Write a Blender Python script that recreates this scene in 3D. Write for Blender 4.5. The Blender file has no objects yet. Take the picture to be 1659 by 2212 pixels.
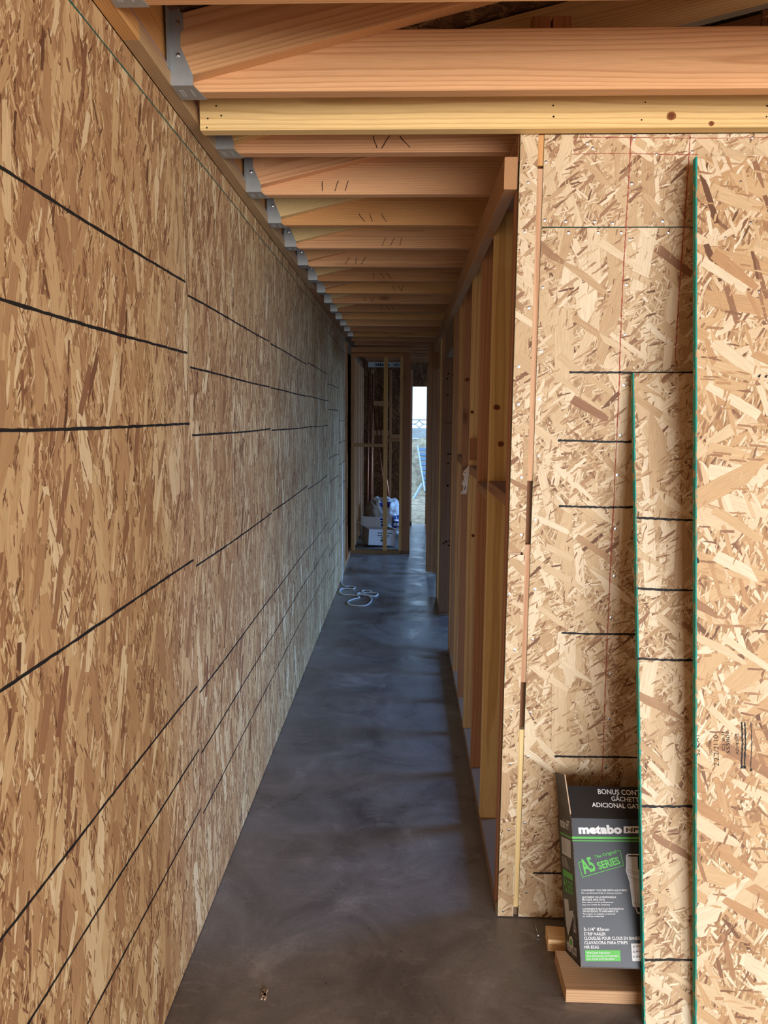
import bpy, math, random
from mathutils import Vector, Matrix, noise
from mathutils.bvhtree import BVHTree

random.seed(11)
SC = bpy.context.scene
COL = SC.collection
PW, PH, FPX = 1659.0, 2212.0, 1534.0
EYE = 1.575                                   # camera height above the slab

def lin(r, g=None, b=None):
    if g is None:
        r, g, b = r
    f = lambda c: (c / 255 / 12.92) if c / 255 <= 0.04045 else ((c / 255 + 0.055) / 1.055) ** 2.4
    return (f(r), f(g), f(b), 1.0)

# ------------------------------------------------------------------ camera
_d = Vector((876 - PW / 2, -(903 - PH / 2), -FPX)).normalized()
_u = -Vector((758 - PW / 2, -(12684 - PH / 2), -FPX))
_u = (_u - _d * _u.dot(_d)).normalized()
_r = _d.cross(_u)
RC = Matrix((_r, _d, _u))                     # camera axes -> world axes
cam_data = bpy.data.cameras.new('camera')
cam_data.sensor_fit = 'HORIZONTAL'
cam_data.sensor_width = 36
cam_data.lens = FPX / PW * 36
cam_data.clip_start = 0.02
cam_data.clip_end = 300
cam = bpy.data.objects.new('camera', cam_data)
cam.matrix_world = Matrix.Translation((0, 0, EYE)) @ RC.to_4x4()
COL.objects.link(cam)
SC.camera = cam
CAMPOS = Vector((0, 0, EYE))

def ray(px, py):
    return RC @ Vector((px - PW / 2, -(py - PH / 2), -FPX))
def on_z(px, py, z):
    v = ray(px, py); return CAMPOS + v * ((z - EYE) / v.z)
def on_y(px, py, y):
    v = ray(px, py); return CAMPOS + v * (y / v.y)
def on_x(px, py, x):
    v = ray(px, py); return CAMPOS + v * (x / v.x)

# ------------------------------------------------------------------ world, lights, exposure
world = bpy.data.worlds.new('world')
SC.world = world
world.use_nodes = True
bg = world.node_tree.nodes['Background']
bg.inputs[0].default_value = (0.43, 0.68, 1.0, 1)
bg.inputs[1].default_value = 3.1
SC.view_settings.view_transform = 'Standard'
SC.view_settings.look = 'None'
SC.view_settings.exposure = 0.0
SC.view_settings.gamma = 1.0
SC.view_settings.use_curve_mapping = False
try:
    SC.cycles.max_bounces = 6
    SC.cycles.diffuse_bounces = 4
    SC.cycles.glossy_bounces = 2
except Exception:
    pass

def area(name, loc, aim, sx, sy, power, color):
    l = bpy.data.lights.new(name, 'AREA')
    l.shape = 'RECTANGLE'; l.size = sx; l.size_y = sy
    l.energy = power; l.color = color
    o = bpy.data.objects.new(name, l)
    o.location = loc
    o.rotation_euler = Vector(aim).to_track_quat('-Z', 'Z').to_euler()
    COL.objects.link(o)
    return o
# daylight entering by the wide door opening behind the camera
area('door_daylight', (3.4, -4.35, 1.15), (-0.06, 1, 0.03), 6.2, 2.1, 545, (1.0, 0.97, 0.93))
# daylight entering by two unseen windows of the room right of the stud wall
area('unseen_window_light', (4.15, 3.6, 1.5), (-1, 0, -0.55), 1.3, 1.2, 42, (0.20, 0.46, 1.0)).data.spread = math.radians(75)
area('unseen_window_light', (4.15, 6.7, 1.5), (-1, 0, -0.55), 1.2, 1.2, 46, (0.22, 0.48, 1.0)).data.spread = math.radians(75)

area('unseen_window_light', (4.15, 9.2, 1.5), (-1, 0, -0.45), 1.2, 1.2, 40, (0.26, 0.52, 1.0)).data.spread = math.radians(80)  # extra unseen window light, added to brighten the closet and far floor

# ------------------------------------------------------------------ node helper
class NT:
    def __init__(self, name):
        self.m = bpy.data.materials.new(name)
        self.m.use_nodes = True
        self.t = self.m.node_tree
        self.t.nodes.clear()
        self.out = self.t.nodes.new('ShaderNodeOutputMaterial')
        self.bsdf = self.t.nodes.new('ShaderNodeBsdfPrincipled')
        self.t.links.new(self.bsdf.outputs[0], self.out.inputs[0])
    def put(self, sock, v):
        if isinstance(v, bpy.types.NodeSocket):
            self.t.links.new(v, sock)
        elif v is not None:
            sock.default_value = v
    def node(self, typ, ins=None, **props):
        n = self.t.nodes.new(typ)
        for k, v in props.items():
            setattr(n, k, v)
        for k, v in (ins or {}).items():
            self.put(n.inputs[k], v)
        return n
    def math(self, op, a, b=None, c=None, clamp=False):
        n = self.node('ShaderNodeMath', operation=op, use_clamp=clamp)
        self.put(n.inputs[0], a)
        if b is not None: self.put(n.inputs[1], b)
        if c is not None: self.put(n.inputs[2], c)
        return n.outputs[0]
    def vmath(self, op, a, b=None):
        n = self.node('ShaderNodeVectorMath', operation=op)
        self.put(n.inputs[0], a)
        if b is not None: self.put(n.inputs[1], b)
        return n.outputs[0]
    def mix(self, f, a, b, blend='MIX'):
        n = self.node('ShaderNodeMix', data_type='RGBA', blend_type=blend)
        self.put(n.inputs[0], f); self.put(n.inputs[6], a); self.put(n.inputs[7], b)
        return n.outputs[2]
    def ramp(self, f, stops, interp='LINEAR'):
        n = self.node('ShaderNodeValToRGB')
        cr = n.color_ramp
        cr.interpolation = interp
        while len(cr.elements) < len(stops): cr.elements.new(0.5)
        for e, (p, c) in zip(cr.elements, stops):
            e.position = p
            e.color = c if len(c) == 4 else tuple(c) + (1,)
        self.put(n.inputs[0], f)
        return n.outputs[0]
    def noise(self, vec, scale, detail=2, rough=0.5, dim='3D', dist=0.0):
        n = self.node('ShaderNodeTexNoise', noise_dimensions=dim)
        self.put(n.inputs['Vector'], vec); n.inputs['Scale'].default_value = scale
        n.inputs['Detail'].default_value = detail; n.inputs['Roughness'].default_value = rough
        n.inputs['Distortion'].default_value = dist
        return n.outputs[0]
    def finish(self, color, rough=0.75, bump=None, bstr=0.3, bdist=0.002, spec=0.3, metal=0.0):
        self.put(self.bsdf.inputs['Base Color'], color)
        self.put(self.bsdf.inputs['Roughness'], rough)
        self.put(self.bsdf.inputs['Metallic'], metal)
        self.bsdf.inputs['Specular IOR Level'].default_value = spec
        if bump is not None:
            b = self.node('ShaderNodeBump')
            b.inputs['Strength'].default_value = bstr
            b.inputs['Distance'].default_value = bdist
            self.put(b.inputs['Height'], bump)
            self.t.links.new(b.outputs[0], self.bsdf.inputs['Normal'])
        return self.m

def plain(name, rgb, rough=0.7, metal=0.0, spec=0.3, var=0.12, scale=40):
    n = NT(name)
    co = n.node('ShaderNodeTexCoord').outputs['Object']
    f = n.noise(co, scale, 3)
    c = lin(rgb)
    lo = tuple(x * (1 - var) for x in c[:3]) + (1,)
    hi = tuple(min(1, x * (1 + var)) for x in c[:3]) + (1,)
    return n.finish(n.mix(f, lo, hi), rough, spec=spec, metal=metal)

# ------------------------------------------------------------------ materials
def osb_material(name, tones, base, angles, seed, flat_lying=False, size=1.0):
    """Oriented strand board: layers of stretched, turned cells; the topmost strand at a point gives tone, grain and rim."""
    n = NT(name)
    co = n.node('ShaderNodeTexCoord').outputs['Object']
    rnd = n.node('ShaderNodeObjectInfo').outputs['Random']
    sx = n.node('ShaderNodeSeparateXYZ', {0: co})
    off = n.math('MULTIPLY', rnd, 37.0)
    along = sx.outputs[0] if flat_lying else n.math('ADD', sx.outputs[0], sx.outputs[1])
    P = n.node('ShaderNodeCombineXYZ', {0: n.math('ADD', along, off), 1: n.math('ADD', sx.outputs[1 if flat_lying else 2], seed), 2: 0.0}).outputs[0]
    wob = n.node('ShaderNodeTexNoise', noise_dimensions='2D')
    n.put(wob.inputs['Vector'], P); wob.inputs['Scale'].default_value = 60; wob.inputs['Detail'].default_value = 2
    Pw = n.node('ShaderNodeVectorMath', operation='MULTIPLY_ADD')
    n.put(Pw.inputs[0], wob.outputs['Color']); Pw.inputs[1].default_value = (0.0034, 0.0034, 0); n.put(Pw.inputs[2], P)
    P = Pw.outputs[0]
    # state of the topmost strand: A = (across, along, id), B = (tone, rim, 0)
    A = P
    B = n.node('ShaderNodeCombineXYZ', {0: n.math('MULTIPLY', wob.outputs[0], 0.9), 1: 0.15, 2: 0.0}).outputs[0]
    #   cell width, cell length, presence, kind
    layers = [(0.005, 0.036, 0.90), (0.009, 0.055, 0.65), (0.030, 0.160, 0.52), (0.006, 0.042, 0.42), (0.042, 0.220, 0.46),
              (0.012, 0.090, 0.34), (0.050, 0.240, 0.32), (0.0055, 0.036, 0.13), (0.026, 0.150, 0.22), (0.0044, 0.024, 0.06)]
    for i, ((w, l, pres), ang) in enumerate(zip(layers, angles)):
        w, l = w * size, l * size
        mp = n.node('ShaderNodeMapping', {'Vector': P}, vector_type='POINT')
        # rotate, then stretch: done as TEXTURE-like order with two nodes
        mp.inputs['Rotation'].default_value = (0, 0, math.radians(ang))
        mp.inputs['Location'].default_value = (3.7 * i + 1.3, 5.1 * i + 0.7, 0)
        Q = n.vmath('MULTIPLY', mp.outputs[0], (1 / w, 1 / l, 1))
        v = n.node('ShaderNodeTexVoronoi', voronoi_dimensions='2D', feature='F1')
        n.put(v.inputs['Vector'], Q); v.inputs['Scale'].default_value = 1.0
        v.inputs['Randomness'].default_value = 0.95
        rgb = n.node('ShaderNodeSeparateColor', {0: v.outputs['Color']})
        R, G, Bc = rgb.outputs
        d = n.node('ShaderNodeSeparateXYZ', {0: n.vmath('SUBTRACT', Q, v.outputs['Position'])})
        # each strand turns a little on its own
        U = n.math('MULTIPLY_ADD', d.outputs[1], n.math('MULTIPLY_ADD', R, 2.6, -1.3), d.outputs[0])
        V = d.outputs[1]
        e = n.math('MINIMUM', n.math('SUBTRACT', n.math('MULTIPLY_ADD', Bc, 0.30, 0.26), n.math('ABSOLUTE', U)),
                   n.math('MULTIPLY', n.math('SUBTRACT', n.math('MULTIPLY_ADD', G, 0.30, 0.30), n.math('ABSOLUTE', V)), l / w))
        sel = n.math('FRACT', n.math('MULTIPLY', n.math('ADD', G, R), 7.31))
        m = n.math('MULTIPLY', n.math('GREATER_THAN', e, 0.0), n.math('LESS_THAN', sel, pres))
        tone = n.math('FRACT', n.math('MULTIPLY', n.math('ADD', Bc, R), 5.77))
        if i in (7, 9): tone = n.math('MULTIPLY_ADD', tone, 0.5, 0.04)
        elif i in (2, 4, 6): tone = n.math('MULTIPLY_ADD', tone, 0.72, 0.24)
        elif i == 8: tone = n.math('MULTIPLY_ADD', tone, 0.9, 0.06)
        Ai = n.node('ShaderNodeCombineXYZ', {0: n.math('MULTIPLY', U, w * 520.0), 1: n.math('MULTIPLY', V, l * 18.0), 2: n.math('MULTIPLY', R, 60.0)}).outputs[0]
        Bi = n.node('ShaderNodeCombineXYZ', {0: tone, 1: n.math('MULTIPLY', e, w * 480.0), 2: 0.0}).outputs[0]
        mx = n.node('ShaderNodeMix', data_type='VECTOR'); n.put(mx.inputs[0], m); n.put(mx.inputs[4], A); n.put(mx.inputs[5], Ai); A = mx.outputs[1]
        mx = n.node('ShaderNodeMix', data_type='VECTOR'); n.put(mx.inputs[0], m); n.put(mx.inputs[4], B); n.put(mx.inputs[5], Bi); B = mx.outputs[1]
    sb = n.node('ShaderNodeSeparateXYZ', {0: B})
    col = n.ramp(sb.outputs[0], tones)
    g = n.noise(A, 1.0, 2, 0.6)
    col = n.mix(1.0, col, n.ramp(g, [(0.25, (0.80, 0.78, 0.75)), (0.72, (1.10, 1.10, 1.10))]), 'MULTIPLY')
    rim = n.ramp(sb.outputs[1], [(0.0, (0.60, 0.52, 0.44)), (0.45, (1, 1, 1))])  # darkened edge paints in the shading of the strand relief
    col = n.mix(1.0, col, rim, 'MULTIPLY')
    return n.finish(col, 0.62, spec=0.35)

T_CREAM, T_LIGHT, T_TAN, T_MID, T_RED, T_DARK = lin(240, 224, 196), lin(226, 203, 168), lin(208, 179, 140), lin(186, 151, 114), lin(152, 112, 84), lin(110, 76, 55)
ANG_V = [6, -16, -7, 34, 4, 14, -5, -24, 24, 10]
ANG_R = [20, -40, 10, 75, -18, 48, 6, 58, -55, 10]
TONES = [(0, lin(98, 64, 44)), (0.10, lin(140, 98, 70)), (0.28, lin(172, 132, 94)), (0.52, lin(194, 156, 112)), (0.80, lin(212, 180, 134)), (1, lin(234, 212, 172))]
M_OSB_LEFT = osb_material('osb_wall', TONES, None, ANG_V, 0.0)
M_OSB_PALE = osb_material('osb_pale', [(0, T_DARK), (0.07, T_RED), (0.20, T_MID), (0.40, T_TAN), (0.68, T_LIGHT), (1, T_CREAM)], None, ANG_R, 4.0)
SHADE_TONES = [(0, lin(70, 50, 38)), (0.3, lin(112, 82, 60)), (0.7, lin(146, 112, 82)), (1, lin(176, 142, 106))]  # OSB tones darkened to paint in the attic and closet shade
M_OSB_DARK = osb_material('osb_shaded', SHADE_TONES, None, ANG_R, 9.0)
M_OSB_ROOF = osb_material('osb_roof', SHADE_TONES, None, ANG_R, 21.0, True)

def edge_paint():
    n = NT('teal_edge_seal')
    co = n.node('ShaderNodeTexCoord').outputs['Object']
    f = n.noise(co, 26, 4, 0.6)
    c = n.ramp(f, [(0.36, lin(176, 150, 112)), (0.44, lin(22, 150, 134)), (0.7, lin(10, 158, 148))])
    return n.finish(c, 0.6)
M_TEAL = edge_paint()
M_TEAL_THIN = plain('teal_line', (22, 92, 84), 0.7)

def wood_material():
    n = NT('fir_lumber')
    co = n.node('ShaderNodeTexCoord').outputs['Object']
    info = n.node('ShaderNodeObjectInfo')
    rnd = info.outputs['Random']
    tint = info.outputs['Color']
    s = n.node('ShaderNodeSeparateXYZ', {0: co})
    X, Y, Z = s.outputs
    xo = n.math('ADD', X, n.math('MULTIPLY', rnd, 91.0))
    # knots: sparse spots that also bend the rings
    kv = n.node('ShaderNodeCombineXYZ', {0: n.math('MULTIPLY', xo, 1.0), 1: n.math('MULTIPLY', Y, 2.2), 2: n.math('MULTIPLY', Z, 2.2)}).outputs[0]
    vk = n.node('ShaderNodeTexVoronoi', voronoi_dimensions='3D', feature='F1')
    n.put(vk.inputs['Vector'], kv); vk.inputs['Scale'].default_value = 2.1
    kd = vk.outputs['Distance']
    knot = n.math('SUBTRACT', 1.0, n.math('MULTIPLY', kd, 9.0), clamp=True)
    halo = n.math('SUBTRACT', 1.0, n.math('MULTIPLY', kd, 3.2), clamp=True)
    nv = n.node('ShaderNodeCombineXYZ', {0: n.math('MULTIPLY', xo, 0.55), 1: n.math('MULTIPLY', Y, 6.0), 2: n.math('MULTIPLY', Z, 6.0)}).outputs[0]
    dist = n.noise(nv, 1.0, 3, 0.5)
    oy = n.math('ADD', n.math('MULTIPLY', rnd, 0.10), 0.03)
    oz = n.math('SUBTRACT', n.math('MULTIPLY', n.math('FRACT', n.math('MULTIPLY', rnd, 13.7)), 0.16), 0.08)
    yy = n.math('ADD', Y, oy); zz = n.math('ADD', Z, oz)
    r = n.math('SQRT', n.math('ADD', n.math('MULTIPLY', yy, yy), n.math('MULTIPLY', zz, zz)))
    r = n.math('ADD', r, n.math('MULTIPLY', n.math('SUBTRACT', dist, 0.5), 0.030))
    r = n.math('ADD', r, n.math('MULTIPLY', halo, 0.007))
    ph = n.math('FRACT', n.math('MULTIPLY', r, 165.0))
    ring = n.ramp(ph, [(0.0, (1.06, 1.06, 1.05)), (0.55, (1.0, 0.97, 0.94)), (0.86, (0.82, 0.72, 0.63)), (1.0, (0.98, 0.96, 0.94))])
    gv = n.node('ShaderNodeCombineXYZ', {0: n.math('MULTIPLY', xo, 14.0), 1: n.math('MULTIPLY', Y, 700.0), 2: n.math('MULTIPLY', Z, 700.0)}).outputs[0]
    g = n.ramp(n.noise(gv, 1.0, 2), [(0.25, (0.90, 0.88, 0.86)), (0.75, (1.08, 1.08, 1.08))])
    blotch = n.ramp(n.noise(nv, 0.6, 2), [(0.3, (0.86, 0.82, 0.78)), (0.7, (1.10, 1.08, 1.05))])
    c = n.mix(1.0, tint, ring, 'MULTIPLY')
    c = n.mix(1.0, c, g, 'MULTIPLY')
    c = n.mix(1.0, c, blotch, 'MULTIPLY')
    c = n.mix(n.math('MULTIPLY', halo, 0.35), c, n.mix(1.0, c, (0.62, 0.42, 0.28, 1), 'MULTIPLY'))
    c = n.mix(n.math('MULTIPLY', knot, 0.85), c, lin(96, 52, 28))
    return n.finish(c, 0.66, spec=0.3)
M_WOOD = wood_material()
PINK, ORANGE, YELLOW, BROWN, PALE, GREYW = (226, 176, 132), (218, 168, 110), (236, 204, 146), (186, 138, 98), (240, 212, 160), (186, 158, 122)

def concrete_material():
    n = NT('concrete_slab')
    co = n.node('ShaderNodeTexCoord').outputs['Object']
    big = n.noise(co, 0.9, 5, 0.62, dist=0.6)
    mid = n.noise(co, 3.2, 6, 0.65, dist=0.9)
    fin = n.noise(co, 90, 4, 0.6)
    f = n.math('ADD', n.math('MULTIPLY', big, 0.45), n.math('ADD', n.math('MULTIPLY', mid, 0.45), n.math('MULTIPLY', fin, 0.10)))
    c = n.ramp(f, [(0.36, lin(86, 80, 76)), (0.46, lin(114, 107, 103)), (0.55, lin(134, 127, 123)), (0.64, lin(172, 164, 159))])
    # trowel scuffs and drips
    sv = n.node('ShaderNodeMapping', {'Vector': co}); sv.inputs['Scale'].default_value = (2.2, 6.0, 1); sv.inputs['Rotation'].default_value = (0, 0, 0.5)
    sc = n.noise(sv.outputs[0], 2.0, 6, 0.7, dist=2.2)
    scm = n.ramp(sc, [(0.56, (0, 0, 0)), (0.62, (1, 1, 1))])
    c = n.mix(n.math('MULTIPLY', scm, 0.38), c, lin(150, 143, 138))
    vor = n.node('ShaderNodeTexVoronoi', {'Vector': co}, voronoi_dimensions='2D'); vor.inputs['Scale'].default_value = 9
    spk = n.math('MULTIPLY', n.math('LESS_THAN', n.math('ADD', vor.outputs['Distance'], n.math('MULTIPLY', n.node('ShaderNodeSeparateColor', {0: vor.outputs['Color']}).outputs[0], 0.05)), 0.030), 0.7)
    c = n.mix(spk, c, lin(58, 50, 46))
    rough = n.ramp(mid, [(0.38, (0.24, 0.24, 0.24)), (0.62, (0.46, 0.46, 0.46))])
    h = n.math('ADD', n.math('MULTIPLY', mid, 0.9), n.math('MULTIPLY', fin, 0.1))
    return n.finish(c, rough, h, 0.22, 0.012, spec=0.5)
M_CONC = concrete_material()

def dirt_material(name, a, b, scale):
    n = NT(name)
    co = n.node('ShaderNodeTexCoord').outputs['Object']
    f = n.noise(co, scale, 8, 0.7)
    c = n.ramp(f, [(0.35, lin(a)), (0.65, lin(b))])
    return n.finish(c, 0.95, f, 0.8, 0.05, spec=0.1)
M_DIRT = dirt_material('sandy_dirt', (128, 112, 92), (190, 174, 148), 5)
M_BANK = dirt_material('gravel_bank', (132, 116, 98), (206, 190, 164), 7)
M_BLOCK = dirt_material('grey_block', (168, 168, 166), (196, 196, 192), 9)
M_GALV = plain('galvanised_steel', (178, 182, 184), 0.42, 0.55, 0.5, 0.12, 60)
M_NAIL = plain('nail_steel', (190, 192, 196), 0.3, 1.0)
M_INK = plain('black_marker', (30, 28, 28), 0.6)
M_PENCIL = plain('dark_pencil', (62, 44, 36), 0.7)
M_CHALK = plain('red_chalk', (168, 84, 72), 0.9)
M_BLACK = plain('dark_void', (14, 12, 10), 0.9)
M_CARTON_BLACK = plain('black_carton', (34, 32, 32), 0.42, spec=0.4)
M_CARTON_GREY = plain('slate_carton', (54, 59, 68), 0.38, spec=0.4, scale=9)
M_CARTON_RAW = plain('raw_carton_edge', (196, 168, 142), 0.85)
M_PRINT_W = plain('white_print', (238, 240, 242), 0.5)
M_PRINT_G = plain('green_print', (98, 196, 88), 0.5)
M_PRINT_GREY = plain('grey_print', (206, 209, 213), 0.5)
M_CARDBOARD = plain('cardboard', (176, 156, 140), 0.85, scale=12)
M_WHITE = plain('white_card', (226, 226, 230), 0.7)
M_BAGW = plain('white_plastic_film', (222, 228, 236), 0.35, spec=0.5, scale=7)
M_BLUE = plain('blue_print', (34, 44, 128), 0.4)
M_WOOL = plain('brown_wool', (128, 104, 84), 0.95, scale=25)
M_CABLE = plain('grey_cable', (206, 210, 214), 0.5)
M_COPPER = plain('copper_pipe', (204, 138, 112), 0.35, 0.9)
M_ALU = plain('pale_aluminium', (176, 190, 204), 0.45, 0.3)
M_ALU2 = plain('blue_grey_slat', (104, 128, 156), 0.5)
M_WRAP = plain('house_wrap', (206, 214, 214), 0.6)
M_STEEL_W = plain('bright_zinc', (246, 249, 249), 0.5, 0.0)

# ------------------------------------------------------------------ object helpers
WM = {}
def link(o, M=None, parent=None, label=None, cat=None, kind=None, group=None):
    M = M or Matrix.Identity(4)
    o.matrix_world = M
    WM[o.name] = M.copy()
    COL.objects.link(o)
    if parent is not None:
        o.parent = parent
        o.matrix_parent_inverse = Matrix.Identity(4)
        o.matrix_basis = WM[parent.name].inverted() @ M
    if label: o['label'] = label
    if cat: o['category'] = cat
    if kind: o['kind'] = kind
    if group: o['group'] = group
    return o
def empty(name, loc=(0, 0, 0), **k):
    o = bpy.data.objects.new(name, None)
    o.empty_display_size = 0.05
    M = k.pop('M', None) or Matrix.Translation(loc)
    return link(o, M, **k)
def meshobj(name, verts, faces, mats, parent=None, M=None, smooth=False, fm=None, **k):
    me = bpy.data.meshes.new(name)
    me.from_pydata([tuple(v) for v in verts], [], faces)
    for m in (mats if isinstance(mats, (list, tuple)) else [mats]):
        me.materials.append(m)
    if fm:
        for p, i in zip(me.polygons, fm): p.material_index = i
    if smooth:
        for p in me.polygons: p.use_smooth = True
    me.update()
    return link(bpy.data.objects.new(name, me), M, parent, **k)

def axes(a, b, up):
    x = (b - a).normalized()
    z = (Vector(up) - x * Vector(up).dot(x)).normalized()
    y = z.cross(x)
    c = (a + b) / 2
    return Matrix(((x.x, y.x, z.x, c.x), (x.y, y.y, z.y, c.y), (x.z, y.z, z.z, c.z), (0, 0, 0, 1)))

_cache = {}
def stick_mesh(L, w, h, mat, bev=0.002):
    key = (round(L, 3), round(w, 4), round(h, 4), mat.name, bev)
    if key in _cache: return _cache[key]
    a, b = w / 2, h / 2
    pr = [(-a + bev, -b), (a - bev, -b), (a, -b + bev), (a, b - bev), (a - bev, b), (-a + bev, b), (-a, b - bev), (-a, -b + bev)]
    vs = [(-L / 2, y, z) for y, z in pr] + [(L / 2, y, z) for y, z in pr]
    fs = [(i, (i + 1) % 8, 8 + (i + 1) % 8, 8 + i) for i in range(8)] + [tuple(range(7, -1, -1)), tuple(range(8, 16))]
    me = bpy.data.meshes.new('lumber')
    me.from_pydata(vs, [], fs); me.materials.append(mat); me.update()
    _cache[key] = me
    return me
def lumber(name, a, b, w, h, tint, parent=None, up=(0, 0, 1), mat=None, **k):
    """Board from a to b (centre line); w across, h along 'up'."""
    a, b = Vector(a), Vector(b)
    o = bpy.data.objects.new(name, stick_mesh((b - a).length, w, h, mat or M_WOOD))
    j = random.uniform(0.93, 1.05)
    c = lin(tint)
    o.color = (c[0] * j, c[1] * j * random.uniform(0.97, 1.02), c[2] * j * random.uniform(0.95, 1.04), 1)
    return link(o, axes(a, b, up), parent, **k)
def post(name, x0, x1, y0, y1, z0, z1, tint, parent=None, **k):
    """Upright stud filling the given box."""
    c = ((x0 + x1) / 2, (y0 + y1) / 2)
    return lumber(name, (c[0], c[1], z0), (c[0], c[1], z1), y1 - y0, x1 - x0, tint, parent, up=(1, 0, 0), **k)
def boxv(x0, x1, y0, y1, z0, z1):
    v = [(x, y, z) for x in (x0, x1) for y in (y0, y1) for z in (z0, z1)]
    f = [(0, 1, 3, 2), (4, 6, 7, 5), (0, 4, 5, 1), (2, 3, 7, 6), (0, 2, 6, 4), (1, 5, 7, 3)]
    return v, f
def box(name, x0, x1, y0, y1, z0, z1, mat, parent=None, **k):
    c = Vector(((x0 + x1) / 2, (y0 + y1) / 2, (z0 + z1) / 2))
    v, f = boxv(x0 - c.x, x1 - c.x, y0 - c.y, y1 - c.y, z0 - c.z, z1 - c.z)
    return meshobj(name, v, f, mat, parent, Matrix.Translation(c), **k)
def panel(name, W, H, T, M, mat, parent=None, edge=None, **k):
    """Sheet: local x width, z height, front face at y=0, back at y=T; origin at lower left front."""
    v, f = boxv(0, W, 0, T, 0, H)
    # faces order: x0, x1, y0, y1, z0, z1
    return meshobj(name, v, f, [mat, edge or mat], parent, M, fm=[1, 1, 0, 0, 1, 1], **k)
def tube(name, pts, r, mat, parent=None, seg=8, cyc=False, **k):
    pts = [Vector(p) for p in pts]
    vs, fs = [], []
    N = len(pts)
    prev = None
    for i, p in enumerate(pts):
        t = (pts[min(i + 1, N - 1)] - pts[max(i - 1, 0)]).normalized()
        ref = prev if prev is not None else (Vector((0, 0, 1)) if abs(t.z) < 0.9 else Vector((1, 0, 0)))
        s = (ref - t * ref.dot(t)).normalized()
        prev = s
        q = t.cross(s)
        for j in range(seg):
            a = 2 * math.pi * j / seg
            vs.append(p + (s * math.cos(a) + q * math.sin(a)) * r)
    for i in range(N - 1):
        for j in range(seg):
            fs.append((i * seg + j, i * seg + (j + 1) % seg, (i + 1) * seg + (j + 1) % seg, (i + 1) * seg + j))
    fs += [tuple(range(seg - 1, -1, -1)), tuple(range((N - 1) * seg, N * seg))]
    return meshobj(name, vs, fs, mat, parent, smooth=True, **k)
def spline(pts, n=10):
    pts = [Vector(p) for p in pts]
    P = [pts[0]] + pts + [pts[-1]]
    out = []
    for i in range(1, len(P) - 2):
        for j in range(n):
            t = j / n
            a, b, c, d = P[i - 1], P[i], P[i + 1], P[i + 2]
            out.append(0.5 * ((2 * b) + (c - a) * t + (2 * a - 5 * b + 4 * c - d) * t * t + (3 * b - a - 3 * c + d) * t ** 3))
    out.append(pts[-1])
    return out
def ribbon(name, a, b, width, normal, mat, parent, seg=28, jit=0.25, lift=0.0006, wander=0.0015):
    """Hand drawn stroke lying on a surface: a thin strip with uneven edges."""
    a, b, nrm = Vector(a), Vector(b), Vector(normal).normalized()
    side = nrm.cross((b - a).normalized())
    vs, fs = [], []
    for i in range(seg + 1):
        t = i / seg
        wv = side * (wander * math.sin(t * 5 + a.z * 30))
        w1, w2 = (width / 2 * (1 + random.uniform(-jit, jit)) for _ in range(2))
        p = a.lerp(b, t) + nrm * lift + wv
        vs += [p + side * w1, p - side * w2]
        if i: fs.append((2 * i - 2, 2 * i - 1, 2 * i + 1, 2 * i))
    return meshobj(name, vs, fs, mat, parent)
def disc_verts(c, nrm, r, n=8, dome=0.0006):
    nrm = Vector(nrm).normalized()
    s = nrm.orthogonal().normalized(); q = nrm.cross(s)
    c = Vector(c)
    vs = [c + (s * math.cos(2 * math.pi * i / n) + q * math.sin(2 * math.pi * i / n)) * r for i in range(n)]
    vs.append(c + nrm * dome)
    return vs, [(i, (i + 1) % n, n) for i in range(n)]
def nail_heads(name, pts, nrm, r, mat, parent, n=8):
    vs, fs = [], []
    for p in pts:
        v, f = disc_verts(Vector(p) + Vector(nrm) * 0.0005, nrm, r * random.uniform(0.85, 1.1), n)
        o = len(vs); vs += v; fs += [tuple(i + o for i in t) for t in f]
    return meshobj(name, vs, fs, mat, parent, kind='stuff')

_txt = 0
def text_mesh(body, bold=0.0):
    c = bpy.data.curves.new('lettering', 'FONT')
    c.body = body
    c.offset = bold
    c.resolution_u = 3
    o = bpy.data.objects.new('lettering_tmp', c)
    COL.objects.link(o)
    dg = bpy.context.evaluated_depsgraph_get()
    me = bpy.data.meshes.new_from_object(o.evaluated_get(dg))
    bpy.data.objects.remove(o)
    bpy.data.curves.remove(c)
    return me
def lettering(body, bl, br, cap, nrm, mat, parent, bold=0.0, shear=0.0, lift=0.0005, name='lettering'):
    """Text from bl to br (baseline ends) with capital height cap, lying on a surface with normal nrm."""
    bl, br, nrm = Vector(bl), Vector(br), Vector(nrm).normalized()
    me = text_mesh(body, bold)
    if not me.vertices: return None
    xs = [v.co.x for v in me.vertices]
    x0, x1 = min(xs), max(xs)
    x = (br - bl); Wd = x.length; x.normalize()
    up = nrm.cross(x).normalized()
    k = Wd / (x1 - x0)
    ky = cap / 0.73
    for v in me.vertices:
        px, py = (v.co.x - x0) * k, v.co.y * ky
        v.co = bl + x * (px + py * shear) + up * py + nrm * lift
    me.materials.clear(); me.materials.append(mat)
    me.update()
    return link(bpy.data.objects.new(name, me), None, parent)

LX = -0.614            # face of the left OSB wall
WY = 2.084             # face of the OSB wall right of the passage
RX = 0.305             # corridor face of the stud wall on the right
JZ = 2.372             # underside of the ceiling joists

# ================================================================== STRUCTURE
# ---- floor
meshobj('floor', *boxv(-2.4, 7.2, -4.7, 10.55, -0.12, 0), M_CONC, kind='structure')

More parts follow.
